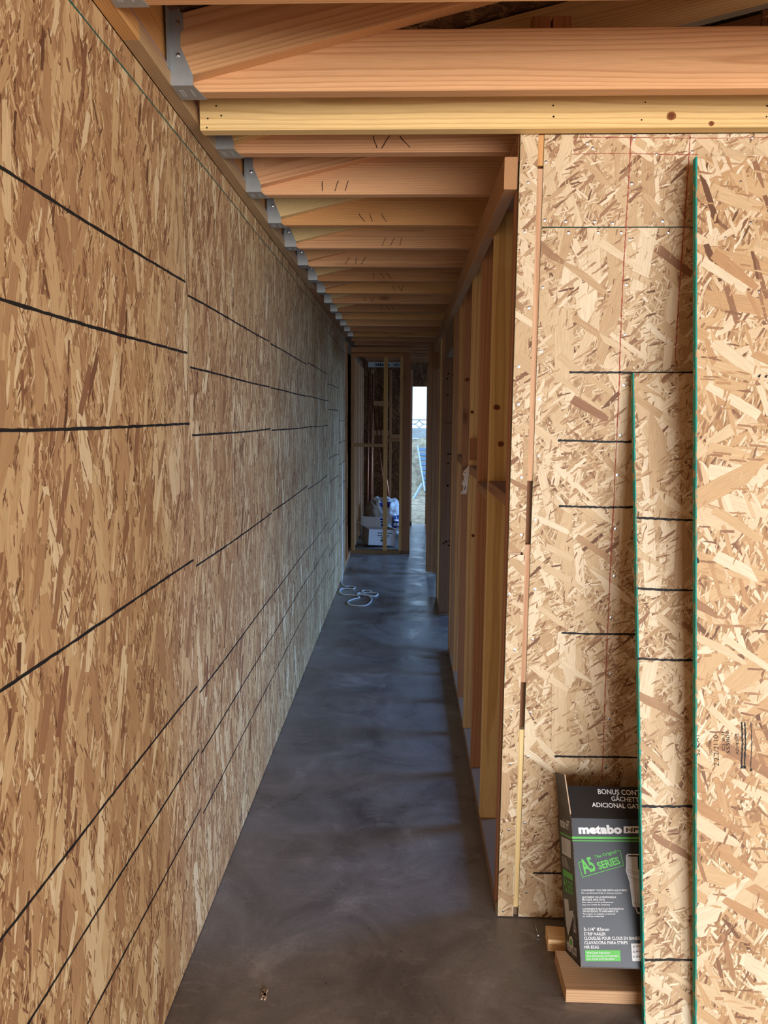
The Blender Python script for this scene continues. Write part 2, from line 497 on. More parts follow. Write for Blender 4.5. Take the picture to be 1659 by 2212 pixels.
# ---- left wall: OSB panels 4 ft wide with marker lines, ledger and joist hangers above
wall_left = empty('wall_left', (LX, 4, 0), kind='structure')
seams = [-3.85, -2.63, -1.41, -0.19, 0.81, 2.03, 3.25, 4.47, 5.66, 6.55, 7.28]
SEAM_Z = 2.318
rot_left = Matrix(((0, -1, 0, 0), (1, 0, 0, 0), (0, 0, 1, 0), (0, 0, 0, 1)))     # local x -> +Y, local y -> -X
lines = {4: [1.944, 1.748, 1.553, 1.160, 0.777, 0.580, 0.388],
         5: [1.911, 1.710, 1.520, 1.135, 0.748, 0.556, 0.362],
         6: [1.905, 1.706, 1.512, 1.143, 0.750, 0.560, 0.365],
         7: [1.912, 1.708, 1.512, 1.120, 0.740, 0.550, 0.360],
         8: [2.238, 1.840, 1.640, 1.245, 1.050, 0.650, 0.450, 0.250],
         9: [2.210, 1.545, 1.345, 1.140, 0.940, 0.540]}
for i in range(len(seams) - 1):
    y0, y1 = seams[i] + 0.001, seams[i + 1] - 0.001
    M = Matrix.Translation((LX, y0, 0.004)) @ rot_left
    pn = panel('osb_panel', y1 - y0, SEAM_Z - 0.005, 0.011, M, M_OSB_LEFT, wall_left, edge=M_OSB_LEFT)
    st = panel('osb_strip', y1 - y0, JZ - SEAM_Z - 0.002, 0.011, Matrix.Translation((LX, y0, SEAM_Z + 0.001)) @ rot_left, M_OSB_LEFT, wall_left)
    for z in lines.get(i, []):
        ribbon('marker_line', (LX, y0 + 0.008, z + random.uniform(-.002, .002)), (LX, y1 - 0.012, z + random.uniform(-.003, .003)), 0.0062, (1, 0, 0), M_INK, pn, seg=60, jit=0.3, wander=0.002)
    if 3 <= i <= 7:
        ribbon('teal_edge_line', (LX, y0, SEAM_Z), (LX, y1, SEAM_Z), 0.0036, (1, 0, 0), M_TEAL_THIN, st, seg=50, jit=0.3, wander=0.0008)
        if i >= 4:
            ribbon('teal_edge_line', (LX, y1, 1.7), (LX, y1, SEAM_Z), 0.0020, (1, 0, 0), M_TEAL_THIN, pn, seg=30, jit=0.5)
for k in range(40):
    y = 0.0 + 0.4064 * (k // 2)
    if y > 10.4: break
    post('stud', LX - 0.101, LX - 0.012, y, y + 0.038, 0.038, JZ, BROWN, wall_left)
lumber('bottom_plate', (LX - 0.057, -4.6, 0.019), (LX - 0.057, 10.4, 0.019), 0.089, 0.038, BROWN, wall_left)
box('exterior_sheathing', LX - 0.125, LX - 0.105, -4.6, 10.55, 0.0, 2.9, M_OSB_DARK, wall_left)

# ---- ceiling: ledger, sistered rafters and joists in double hangers
ceiling = empty('ceiling', (0.3, 4, JZ), kind='structure')
LEDX = LX + 0.038                              # face of the ledger
led = [(-4.6, 1.62, ORANGE), (1.62, 4.55, GREYW), (4.55, 7.24, BROWN)]
for a, b, t in led:
    lumber('ledger_board', ((LX + LEDX) / 2, a, JZ + 0.019), ((LX + LEDX) / 2, b, JZ + 0.019), 0.038, 0.038, t, ceiling)
lumber('ledger_board', ((LX + LEDX) / 2 - 0.004, -4.6, JZ + 0.133), ((LX + LEDX) / 2 - 0.004, 7.24, JZ + 0.133), 0.030, 0.184, ORANGE, ceiling)
ribbon('membrane_edge', (LEDX, -1.0, JZ + 0.039), (LEDX, 7.2, JZ + 0.039), 0.003, (1, 0, 0), plain('violet_membrane', (150, 140, 168)), ceiling, seg=30)
SLOPE = 0.234
JOIST_END = 3.95
jt = [PINK, PINK, PINK, PINK, ORANGE, PINK, PINK, BROWN, ORANGE, PINK, BROWN, ORANGE, PINK, BROWN, ORANGE]
hanger_mesh = None
def hanger(yf):
    """Galvanised double joist hanger: two side wings, a seat, two face flanges; yf is its near face."""
    prof = [(0, 0), (0.054, 0), (0.054, 0.022), (0.026, 0.085), (0.026, 0.115), (0.034, 0.125), (0.034, 0.158), (0.027, 0.165), (0.027, 0.20), (0.0, 0.20)]
    t = 0.0014
    vs, fs = [], []
    def add(poly3, nv):
        o = len(vs); n_ = len(poly3)
        vs.extend([Vector(p) for p in poly3]); vs.extend([Vector(p) + nv for p in poly3])
        fs.append(tuple(o + i for i in range(n_))); fs.append(tuple(o + n_ + i for i in reversed(range(n_))))
        for i in range(n_):
            j = (i + 1) % n_
            fs.append((o + i, o + n_ + i, o + n_ + j, o + j))
    for yy, s in ((0, 1), (0.079, -1)):
        add([(x, yy, z) for x, z in prof], Vector((0, t * s, 0)))
    add([(0, 0, -t), (0.054, 0, -t), (0.066, 0.079, -t), (0.0, 0.079, -t)], Vector((0, 0, t)))
    add([(0, -0.026, 0.03), (0, 0, 0.03), (0, 0, 0.2), (0, -0.026, 0.2)], Vector((t, 0, 0)))
    add([(0, 0.079, 0.03), (0, 0.105, 0.03), (0, 0.105, 0.2), (0, 0.079, 0.2)], Vector((t, 0, 0)))
    return vs, fs
hv, hf = hanger(0)
hme = bpy.data.meshes.new('joist_hanger')
hme.from_pydata([tuple(v) for v in hv], [], hf); hme.materials.append(M_GALV); hme.update()
nv_, nf_ = [], []
for x, z in ((0.019, 0.067), (0.021, 0.139), (0.017, 0.185)):
    v, f = disc_verts((x, -0.0006, z), (0, -1, 0), 0.0058, 10, 0.002)
    o = len(nv_); nv_ += v; nf_ += [tuple(i + o for i in t) for t in f]
nme = bpy.data.meshes.new('hanger_nails')
nme.from_pydata([tuple(v) for v in nv_], [], nf_); nme.materials.append(M_NAIL); nme.update()
# stamped text on the seat
smv, smf = [], []
for x in (0.012, 0.018, 0.040):
    for q in range(3):
        v, f = boxv(x, x + 0.004, 0.025 + q * 0.013, 0.034 + q * 0.013, -0.0019, -0.0016)
        o = len(smv); smv += v; smf += [tuple(i + o for i in t) for t in f]
sme = bpy.data.meshes.new('seat_stamp')
sme.from_pydata(smv, [], smf); sme.materials.append(plain('stamp_grey', (196, 198, 198), 0.5)); sme.update()
Y0 = 1.494
for k in range(-4, 23):
    yb = Y0 + 0.4085 * k                        # far face of the joist
    yf = yb - 0.076                             # near face of the rafter
    t = jt[k % len(jt)]
    if k >= 15: t = BROWN
    x0 = LEDX + 0.001
    lumber('ceiling_joist', (x0, yb - 0.019, JZ + 0.070), (JOIST_END, yb - 0.019, JZ + 0.070), 0.038, 0.140, t, ceiling)
    d = Vector((1, 0, SLOPE)).normalized()
    a = Vector((x0 + 0.010, yf + 0.019, JZ + 0.014 + 0.0719)); L = (JOIST_END - x0) / d.x
    lumber('rafter', a, a + d * L, 0.038, 0.140, [PALE, PINK, YELLOW, PINK, PALE][k % 5] if k < 14 else BROWN, ceiling)
    if k < 15:
        h = bpy.data.objects.new('joist_hanger', hme)
        link(h, Matrix.Translation((LEDX, yf - 0.0015, JZ - 0.0005)), ceiling)
        q = bpy.data.objects.new('hanger_nails', nme); link(q, Matrix.Translation((LEDX, yf - 0.0015, JZ - 0.0005)), h, kind='stuff')
        if k < 6:
            q = bpy.data.objects.new('seat_stamp', sme); link(q, Matrix.Translation((LEDX, yf - 0.0015, JZ - 0.0005)), h, kind='stuff')
    # nail shiners and pencil strokes on the joist, right of the rafter heel
    if 2 <= k <= 10:
        for m_ in range(3):
            xx = -0.30 + 0.042 * m_ + random.uniform(-.01, .01) + 0.10 * ((k * 7) % 3)
            dx = random.uniform(-0.03, 0.03)
            zz = JZ + 0.012
            ribbon('pencil_stroke', (xx, yb - 0.038, zz + 0.035), (xx + dx, yb - 0.038, zz), 0.0028, (0, -1, 0), M_PENCIL, ceiling, seg=4)
# roof deck over everything
zr = lambda x: JZ + 0.014 + 0.150 + (x - LEDX) * SLOPE
box('roof_deck', -1, 1, -1, 1, -1, 1, M_OSB_ROOF, ceiling)
rd = [o for o in COL.objects if o.name == 'roof_deck'][0]
xa, xb = LX - 0.125, 7.2
vs = [(xa, -4.7, zr(xa)), (xb, -4.7, zr(xb)), (xb, 10.6, zr(xb)), (xa, 10.6, zr(xa))]
vs += [(x, y, z + 0.02) for x, y, z in vs]
rd.data.clear_geometry()
rd.data.from_pydata([tuple(Vector(v) - Vector((0, 0, 0))) for v in vs], [], [(0, 1, 2, 3), (7, 6, 5, 4), (0, 4, 5, 1), (1, 5, 6, 2), (2, 6, 7, 3), (3, 7, 4, 0)])
rd.data.update()
rd.matrix_basis = WM['ceiling'].inverted()

# header board across the passage
header = lumber('trim_1', (LEDX + 0.010, WY - 0.030, 2.392), (3.2, WY - 0.030, 2.392), 0.038, 0.089, YELLOW, kind='structure')
nail_heads('nail_holes', [on_y(px, py, WY - 0.0495) for px, py in [(467, 229), (478, 250), (449, 256), (447, 276), (1195, 228), (1196, 252), (1394, 221), (1386, 259), (1657, 229), (1656, 252), (1005, 208)]], (0, -1, 0), 0.0024, M_BLACK, header)

M_KNOT, M_KNOT2 = plain('knot_rim', (150, 92, 48), 0.7), plain('knot_core', (112, 60, 30), 0.7)
def knot(p, nrm, r, parent):
    nrm = Vector(nrm)
    for k_, (rr, m) in enumerate(((r, M_KNOT), (r * 0.62, M_KNOT2))):
        v, f = disc_verts(Vector(p) + nrm * (0.0004 + 0.0003 * k_), nrm, rr, 14, 0.0002)
        c = Vector(p)
        v = [c + Vector(((q.x - c.x) * random.uniform(1.0, 1.25), q.y - c.y, (q.z - c.z) * random.uniform(0.9, 1.1))) for q in v]
        meshobj('knot', v, f, m, parent)
for px, py, r in ((1450, 251, 0.0115), (1537, 267, 0.0065)):
    knot(on_y(px, py, WY - 0.0495), (0, -1, 0), r, header)

# ---- right stud wall of the corridor
wall_right = empty('wall_right', (RX + 0.045, 4.6, 0), kind='structure')
XR = RX + 0.089
def rstud(y0, t, z0=0.038, z1=2.285, x0=RX, x1=XR, th=0.038):
    return post('stud', x0, x1, y0, y0 + th, z0, z1, t, wall_right)
for y, t in [(2.112, (186, 134, 102)), (2.590, YELLOW), (2.990, (206, 156, 116)), (3.394, YELLOW), (3.789, (198, 150, 110)), (4.205, ORANGE), (4.500, BROWN), (4.62, ORANGE), (4.66, BROWN)]:
    rstud(y, t)
for px, py, y_, r in ((1073, 880, 2.590, 0.011), (1082, 959, 2.590, 0.011), (1007, 1015, 3.789, 0.008), (1020, 890, 3.394, 0.008), (1009, 820, 3.789, 0.012), (1045, 1780, 2.590, 0.009), (1022, 1157, 3.394, 0.008)):
    knot(on_y(px, py, y_), (0, -1, 0), r, wall_right)
lumber('bottom_plate', (RX + 0.0445, 2.10, 0.019), (RX + 0.0445, 4.70, 0.019), 0.089, 0.038, (150, 126, 104), wall_right)
for z in (2.285, 2.323):
    lumber('top_plate', (RX + 0.0445, 2.10, z + 0.019), (RX + 0.0445, 8.2, z + 0.019), 0.089, 0.0375, BROWN, wall_right)
# nailer board running along the stud faces under the joists
lumber('nailer_board', (RX - 0.0185, 2.092, 2.252), (RX - 0.0185, 7.0, 2.252), 0.037, 0.086, (184, 142, 100), wall_right)
# fire blocks between the studs
for y0, y1, z in [(2.150, 2.590, 1.330), (2.628, 2.990, 1.292), (3.028, 3.394, 1.335), (3.432, 3.789, 1.300), (3.827, 4.205, 1.345)]:
    lumber('fire_block', (RX + 0.0445, y0, z), (RX + 0.0445, y1, z), 0.089, 0.038, (176, 132, 92), wall_right)
lumber('fire_block', (RX + 0.03, 3.36, 1.43), (RX + 0.03, 3.392, 1.43), 0.06, 0.10, BROWN, wall_right)
# short offcut nailed low between the first studs
lumber('stud_offcut', (RX + 0.02, 2.150, 0.40), (RX + 0.075, 2.35, 0.34), 0.038, 0.05, ORANGE, wall_right)
# second and third stud groups beyond the doorways
for y, t in [(5.55, (150, 112, 86)), (5.70, BROWN), (5.95, YELLOW), (6.13, BROWN)]:
    rstud(y, t, z1=2.285 if y > 5.6 else 2.02, x0=RX - 0.02, x1=XR)
lumber('bottom_plate', (RX + 0.0345, 5.58, 0.019), (RX + 0.0345, 6.17, 0.019), 0.109, 0.038, (150, 126, 104), wall_right)
lumber('door_header', (RX + 0.04, 4.70, 2.15), (RX + 0.04, 5.60, 2.15), 0.085, 0.24, (150, 120, 92), wall_right)
lumber('door_header', (RX + 0.04, 6.17, 2.15), (RX + 0.04, 7.04, 2.15), 0.085, 0.24, BROWN, wall_right)
for x in (0.222, 0.262, 0.301):
    rstud(7.04, BROWN, x0=x, x1=x + 0.038, th=0.089, z1=2.285)
for y in (7.5, 7.95, 8.4, 8.9, 9.4, 9.9, 10.3):
    rstud(y, BROWN, x0=0.30, x1=0.389, z1=2.3)
lumber('bottom_plate', (0.345, 7.13, 0.019), (0.345, 10.4, 0.019), 0.089, 0.038, BROWN, wall_right)
nail_heads('nail_holes', [on_y(px, py, 5.547) for px, py in [(969, 807), (979, 809), (966, 818), (967, 853), (968, 981), (973, 981), (968, 1001), (967, 1049), (964, 1170), (970, 1178), (958, 1174), (972, 1168)]], (0, -1, 0), 0.008, M_BLACK, wall_right)
lettering('2.00.5', on_y(962, 915, 5.547), on_y(978, 915, 5.547), 0.014, (0, -1, 0), M_INK, wall_right)

# ---- OSB clad wall right of the passage, facing the camera
wall_front = empty('wall_front', (0.9, WY, 0), kind='structure')
flat = lambda x, z, y=WY: Matrix.Translation((x, y, z))
panel('osb_strip', 0.049, 1.170, 0.011, flat(RX + 0.004, 0.004), M_OSB_PALE, wall_front, edge=M_TEAL)
panel('osb_strip', 0.049, 1.170, 0.011, flat(RX + 0.004, 1.182), M_OSB_PALE, wall_front, edge=M_TEAL)
box('seam_block', RX + 0.004, RX + 0.040, WY - 0.001, WY + 0.02, 1.1745, 1.1815, M_CARTON_RAW, wall_front)
panel('osb_panel', 1.22, 0.243, 0.011, flat(0.3745, 2.107), M_OSB_PALE, wall_front, edge=M_TEAL)
main_pn = panel('osb_panel', 1.22, 2.100, 0.011, flat(0.3745, 0.004), M_OSB_PALE, wall_front, edge=M_TEAL)
panel('osb_panel', 1.22, 2.346, 0.011, flat(1.597, 0.004), M_OSB_PALE, wall_front, edge=M_TEAL)
panel('osb_panel', 1.22, 2.346, 0.011, flat(2.82, 0.004), M_OSB_PALE, wall_front, edge=M_TEAL)
panel('osb_panel', 3.02, 2.346, 0.011, flat(4.05, 0.004), M_OSB_PALE, wall_front, edge=M_TEAL)
# stud edge showing in the slot between the strip and the sheet, with two empty pockets
for z0, z1, t in [(2.270, 2.35, ORANGE), (1.395, 2.262, (212, 172, 138)), (0.780, 1.205, (212, 172, 138)), (0.035, 0.628, PALE)]:
    post('slot_stud', 0.352, 0.376, WY + 0.0035, WY + 0.0415, z0, z1, t, wall_front)
box('slot_shade_sheet', 0.340, 0.39, WY + 0.060, WY + 0.070, 0.0, 2.35, M_BLACK, wall_front)  # black sheet painting in the shade behind the open pockets
for x in (0.80, 1.2, 1.6, 2.0, 2.4, 2.8, 3.2, 3.6, 4.0, 4.4, 4.8):
    post('stud', x, x + 0.038, WY + 0.013, WY + 0.10, 0.038, 2.35, ORANGE, wall_front)
lumber('bottom_plate', (0.396, WY + 0.057, 0.019), (5.3, WY + 0.057, 0.019), 0.089, 0.038, BROWN, wall_front)
# attic wall above, seen between the joists
for x in (0.335, 0.390):
    post('attic_stud', x, x + 0.050, WY + 0.018, WY + 0.056, 2.38, 2.66, (176, 122, 84), wall_front)
panel('attic_panel', 0.50, 0.245, 0.011, flat(0.45, 2.362, WY + 0.02), M_OSB_DARK, wall_front)
panel('attic_panel', 0.383, 0.31, 0.011, flat(0.953, 2.362, WY + 0.022), M_OSB_DARK, wall_front)
panel('attic_panel', 1.20, 0.42, 0.011, flat(1.34, 2.362, WY + 0.02), M_OSB_DARK, wall_front)
panel('attic_panel', 4.5, 0.75, 0.011, flat(2.545, 2.362, WY + 0.02), M_OSB_DARK, wall_front)  # out of view, extended to stop room light leaking over the wall
# marker and chalk lines
Wp = lambda px, py: on_y(px, py, WY)
def wline(pa, pb, w, mat, nm='marker_line', **k):
    ribbon(nm, Wp(*pa), Wp(*pb), w, (0, -1, 0), mat, main_pn, **k)
for pa, pb in [((1230, 805), (1505, 805)), ((1205, 952), (1372, 954)), ((1207, 1094), (1372, 1096)), ((1213, 1367), (1376, 1371)), ((1198, 1633), (1385, 1637)), ((1152, 1885), (1240, 1888))]:
    wline(pa, pb, 0.0062, M_INK, seg=40, jit=0.35, wander=0.001)
wline((1365, 806), (1366, 850), 0.004, M_INK)
wline((1362, 291), (1338, 790), 0.0026, M_CHALK, 'chalk_line', seg=90, jit=0.7)
wline((1338, 790), (1300, 1684), 0.0026, M_CHALK, 'chalk_line', seg=120, jit=0.7)
wline((1490, 292), (1457, 805), 0.0026, M_CHALK, 'chalk_line', seg=90, jit=0.7)
wline((1240, 298), (1659, 297), 0.0018, M_CHALK, 'chalk_line', seg=60, jit=0.8)
wline((1235, 333), (1508, 333), 0.0018, M_CHALK, 'chalk_line', seg=60, jit=0.8)
pts = []
for i in range(13):
    t = i / 12
    a, b = Vector((1160 - 45 * t, 380 + 1560 * t)), None
    pts.append((1183 - 50 * t + random.uniform(-4, 4), 350 + 1560 * t + random.uniform(-20, 20)))
for i in range(14):
    t = i / 13
    pts.append((1370 - 62 * t + random.uniform(-3, 3), 300 + 1360 * t + random.uniform(-15, 15)))
for px in (1216, 1280, 1330, 1432, 1490): pts += [(px + random.uniform(-8, 8), 479 + random.uniform(-3, 3)), (px + 12, 502 + random.uniform(-3, 3))]
for px in (1268, 1280, 1370, 1418, 1495, 1625): pts += [(px, 303 + random.uniform(-6, 30))]
nail_heads('nail_heads', [Wp(*p) for p in pts], (0, -1, 0), 0.0042, M_NAIL, main_pn)
nail_heads('nail_heads', [Wp(1142 - 50 * i / 12 + random.uniform(-14, 10), 380 + i * 130 + random.uniform(-30, 30)) for i in range(13)], (0, -1, 0), 0.0042, M_NAIL, wall_front)

# ---- far frame at the corridor's end, with the closet behind it
EY = 8.16
wall_far = empty('wall_far', (-0.28, EY, 0), kind='structure')
def fpost(x0, x1, y0, y1, t, z0=0.038, z1=2.26, w=None):
    return post('stud', x0, x1, y0, y1, z0, z1, t, w or wall_far)
fpost(-0.622, -0.584, EY, EY + 0.089, (190, 146, 98))
fpost(-0.252, -0.205, EY, EY + 0.089, (206, 164, 104))
fpost(-0.065, -0.029, EY, EY + 0.089, (206, 166, 110))
fpost(-0.028, 0.061, EY - 0.005, EY + 0.033, (160, 110, 74), 0.038, 2.30)
lumber('bottom_plate', (-0.62, EY + 0.045, 0.019), (-0.03, EY + 0.045, 0.019), 0.089, 0.038, (150, 120, 80), wall_far)
lumber('bottom_plate', (-0.029, EY + 0.035, 0.019), (0.061, EY + 0.035, 0.019), 0.089, 0.038, (110, 78, 52), wall_far)
lumber('top_plate', (-0.62, EY + 0.045, 2.279), (-0.03, EY + 0.045, 2.279), 0.089, 0.038, (190, 130, 84), wall_far)
lumber('top_plate', (-0.62, EY + 0.045, 2.335), (0.06, EY + 0.045, 2.335), 0.089, 0.060, BROWN, wall_far)
lumber('fire_block', (-0.584, EY + 0.045, 1.262), (-0.252, EY + 0.045, 1.262), 0.089, 0.038, (180, 144, 98), wall_far)
lumber('fire_block', (-0.205, EY + 0.045, 1.322), (-0.065, EY + 0.045, 1.322), 0.089, 0.038, (176, 136, 96), wall_far)
wall_closet = empty('wall_closet', (-0.6, 9.2, 0), kind='structure')
wall_passage = empty('wall_passage', (0.02, 9.4, 0), kind='structure')
wall_closet_rear = empty('wall_closet_rear', (-0.3, 10.42, 0), kind='structure')
# closet side studs, far OSB wall and the passage wall that runs on to the back door
for y in (8.5, 8.85, 9.2, 9.6, 10.0):
    fpost(-0.62, -0.588, y, y + 0.038, (206, 170, 136), w=wall_closet)
for y, t in ((8.55, BROWN), (8.95, BROWN), (9.35, BROWN), (9.75, BROWN), (10.15, BROWN)):
    fpost(-0.03, 0.059, y, y + 0.038, t, w=wall_passage)
fpost(0.02, 0.100, 10.36, 10.40, (196, 164, 132), w=wall_passage)
lumber('bottom_plate', (0.06, 10.35, 0.03), (0.06, 10.44, 0.03), 0.09, 0.06, (96, 72, 52), wall_passage)
box('closet_side_panel', -0.635, -0.625, 8.27, 10.5, 0.0, 2.36, M_OSB_DARK, wall_closet)
far_pn = panel('osb_panel', 0.66, 2.25, 0.011, flat(-0.62, 0.004, 10.45), M_OSB_DARK, wall_closet_rear)
for z, x0, x1 in ((1.78, -0.47, -0.24), (1.36, -0.47, -0.24), (1.30, -0.2, -0.06)):
    lumber('fire_block', (x0, 10.38, z), (x1, 10.38, z), 0.06, 0.075, BROWN, wall_closet_rear)
fpost(-0.235, -0.20, 10.35, 10.44, BROWN, w=wall_closet_rear)
fpost(-0.50, -0.46, 10.35, 10.44, BROWN, w=wall_closet_rear)
box('wrap_strip', -0.55, 0.05, 10.425, 10.440, 2.300, 2.375, M_WRAP, wall_closet_rear)
for q in range(14):
    x = -0.44 + q * 0.030
    if abs(x + 0.22) < 0.03: continue
    box('wrap_print', x, x + random.uniform(0.012, 0.022), 10.4235, 10.4245, 2.318, 2.318 + random.uniform(0.02, 0.042), M_INK, wall_closet_rear)

# ---- exterior back wall with the door opening, and the shell behind and beside the camera
wall_back = empty('wall_back', (2.2, -4.5, 0), kind='structure')
box('osb_panel', LX - 0.12, 0.3, -4.62, -4.5, 0, 2.25, M_OSB_LEFT, wall_back)
box('osb_panel', 6.5, 7.2, -4.62, -4.5, 0, 2.25, M_OSB_LEFT, wall_back)
box('osb_panel', LX - 0.12, 7.2, -4.62, -4.5, 2.25, 4.3, M_OSB_LEFT, wall_back)
wall_side = empty('wall_side', (7.1, -1, 0), kind='structure')
box('osb_panel', 7.08, 7.2, -4.5, 2.2, 0, 4.3, M_OSB_LEFT, wall_side)
wall_outer = empty('wall_outer', (4.3, 6.3, 0), kind='structure')
for y0, y1, z0, z1 in ((2.2, 2.95, 0, 3.7), (2.95, 4.25, 0, 0.9), (2.95, 4.25, 2.1, 3.7), (4.25, 6.1, 0, 3.7), (6.1, 7.3, 0, 0.9), (6.1, 7.3, 2.1, 3.7), (7.3, 8.6, 0, 3.7), (8.6, 9.8, 0, 0.9), (8.6, 9.8, 2.1, 3.7), (9.8, 10.55, 0, 3.7)):  # rearmost opening cut for the added closet light
    box('osb_panel', 4.25, 4.37, y0, y1, z0, z1, M_OSB_DARK, wall_outer)
wall_rear = empty('wall_rear', (2, 10.5, 0), kind='structure')
box('osb_panel', LX - 0.12, 0.055, 10.47, 10.55, 0, 2.9, M_OSB_DARK, wall_rear)
box('door_lintel', 0.055, 0.96, 10.47, 10.55, 2.03, 2.9, M_OSB_DARK, wall_rear)
box('osb_panel', 0.96, 4.4, 10.47, 10.55, 0, 3.7, M_OSB_DARK, wall_rear)
box('door_jamb', 0.078, 0.096, 10.44, 10.47, 0.06, 2.03, M_WOOD, wall_rear)

# ---- outside: dirt yard, bank and block wall
def terrain(name, x0, x1, y0, y1, nx, ny, hfun, mat, **k):
    vs = [(x0 + (x1 - x0) * i / nx, y0 + (y1 - y0) * j / ny, 0) for j in range(ny + 1) for i in range(nx + 1)]
    vs = [(x, y, hfun(x, y)) for x, y, _ in vs]
    fs = [(j * (nx + 1) + i, j * (nx + 1) + i + 1, (j + 1) * (nx + 1) + i + 1, (j + 1) * (nx + 1) + i) for j in range(ny) for i in range(nx)]
    return meshobj(name, vs, fs, mat, smooth=True, **k)
def yard_h(x, y):
    b = 0.0
    if y > 14.7: b = min(1.12, (y - 14.7) * 1.55)
    t = min(1.0, (y - 10.55) / 1.0)
    nn = noise.noise(Vector((x * 1.6, y * 1.6, 0))) * 0.05 + noise.noise(Vector((x * 5, y * 5, 3))) * 0.025
    return -0.02 + t * (nn + 0.02) + b + (noise.noise(Vector((x * 3, y * 3, 7))) * 0.05 if b else 0)
terrain('ground', -6, 9, 10.5, 15.45, 110, 60, yard_h, M_BANK, kind='structure')
terrain('ground', -40, 40, -40, -4.7, 8, 8, lambda x, y: -0.06, M_DIRT, kind='structure')

# ================================================================== THINGS
def thing(name, loc, label, cat, group=None, M=None):
    return empty(name, loc, label=label, cat=cat, group=group, M=M)

# ---- garden wall of grey blocks with a pierced top course
GW = thing('block_wall', (1, 15.5, 1.0), 'pale grey concrete block wall with a pierced top course beyond the back door', 'wall')
bm_ = None
def block(x, z, w, h):
    o = bpy.data.objects.new('block', stick_mesh(w - 0.008, 0.15, h - 0.008, M_BLOCK, 0.004))
    link(o, Matrix.Translation((x + w / 2, 15.58, z + h / 2)), GW)
for r_ in range(2):
    for i in range(-4, 8):
        block(i * 0.4 + 0.33 + (0.2 if r_ % 2 == 0 else 0) - 0.2, 0.93 + r_ * 0.203, 0.4, 0.203)
def breeze(x0, z0, w=0.40, h=0.215):
    vs, fs = [], []
    y0, y1 = 15.50, 15.62
    def bar(p, q, t, ins=0.0):
        a, b = Vector((p[0], 0, p[1])), Vector((q[0], 0, q[1]))
        s = (b - a).normalized().cross(Vector((0, 1, 0))) * t / 2
        o = len(vs)
        for yy in (y0 + ins, y1 - ins):
            vs.extend([Vector((v.x, yy, v.z)) for v in (a + s, b + s, b - s, a - s)])
        fs.extend([(o, o + 1, o + 2, o + 3), (o + 7, o + 6, o + 5, o + 4), (o, o + 4, o + 5, o + 1), (o + 1, o + 5, o + 6, o + 2), (o + 2, o + 6, o + 7, o + 3), (o + 3, o + 7, o + 4, o)])
    X, Z = x0, z0
    fr = 0.026
    bar((X, Z + fr / 2), (X + w, Z + fr / 2), fr); bar((X, Z + h - fr / 2), (X + w, Z + h - fr / 2), fr)
    bar((X + fr / 2, Z), (X + fr / 2, Z + h), fr, 0.003); bar((X + w - fr / 2, Z), (X + w - fr / 2, Z + h), fr, 0.003)
    cx_, cz_ = X + w / 2, Z + h / 2
    # concave diamond whose side points run on to the frame
    ix, iz = w / 2 - fr, h / 2 - fr * 0.6
    for sx in (-1, 1):
        bar((cx_ + sx * ix * 0.62, cz_), (cx_ + sx * (w / 2 - fr * 0.5), cz_), 0.024, 0.006)
        for sz in (-1, 1):
            pr = None
            for i in range(7):
                t = i / 6
                A_, C_2, B_ = Vector((0, sz * iz)), Vector((sx * ix * 0.20, sz * iz * 0.12)), Vector((sx * ix * 0.70, 0))
                q = A_ * (1 - t) ** 2 + C_2 * 2 * t * (1 - t) + B_ * t * t
                p = (cx_ + q.x, cz_ + q.y)
                if pr: bar(pr, p, 0.022, 0.008 + 0.0012 * i + (0.0006 if sx > 0 else 0) + (0.0003 if sz > 0 else 0))
                pr = p
    meshobj('pierced_block', vs, fs, M_BLOCK, GW)
for i in range(-3, 7):
    breeze(i * 0.4 + 0.10, 1.336)

# ---- slatted aluminium rack leaning on the bank
RB, RT = on_y(918, 1062, 14.25), on_y(902, 963, 14.95)
rk = thing('slatted_rack', RB, 'pale blue-grey slatted metal rack leaning against the dirt bank outside', 'rack')
dirx = Vector((1, 0, 0.02))
for s in (0, 0.62):
    lumber('side_rail', RB + dirx * s, RT + dirx * s + Vector((0, 0, 0)), 0.03, 0.045, (200, 220, 240), rk, up=(0, -1, 0.3), mat=M_ALU)
for i in range(9):
    t = (i + 0.6) / 9.4
    p = RB.lerp(RT, t)
    lumber('slat', p + dirx * 0.02, p + dirx * 0.60, 0.02, 0.084, (170, 190, 210), rk, up=(RT - RB), mat=M_ALU2)
pb, pt = on_y(893, 1079, 13.9), on_y(911, 1046, 14.2)
pr_ = lumber('metal_bar', pb, pt, 0.03, 0.05, (150, 170, 190), mat=M_ALU, label='short pale metal bar propped against the foot of the slatted rack', cat='bar')

# ---- two OSB sheets leaning against the wall
def leaning(name, x0, x1, yb, yt, zt, label, mat):
    a = math.atan2(yt - yb, zt)
    L = math.hypot(yt - yb, zt)
    M = Matrix.Translation((x0, yb, 0.003)) @ Matrix.Rotation(-a, 4, 'X')
    return panel(name, x1 - x0, L, 0.018, M, mat, edge=M_TEAL, label=label, cat='board'), M
sh2, M2 = leaning('osb_sheet', 0.640, 1.25, 1.685, 2.060, 1.702, 'shorter leaning OSB sheet with black marker lines, in front of the tool carton', M_OSB_PALE)
M_OSB_BOLD = osb_material('osb_bold', [(0, T_DARK), (0.08, T_RED), (0.24, lin(190, 148, 106)), (0.46, lin(210, 176, 132)), (0.74, T_LIGHT), (1, T_CREAM)], None, [10, -40, 60, 30, -70, -18, 52, 95, -58, 20], 14.0, size=1.3)
sh3, M3 = leaning('osb_sheet', 0.762, 1.99, 1.660, 2.014, 2.264, 'tallest leaning OSB sheet with a teal edge and a printed stamp, nearest the camera', M_OSB_BOLD)
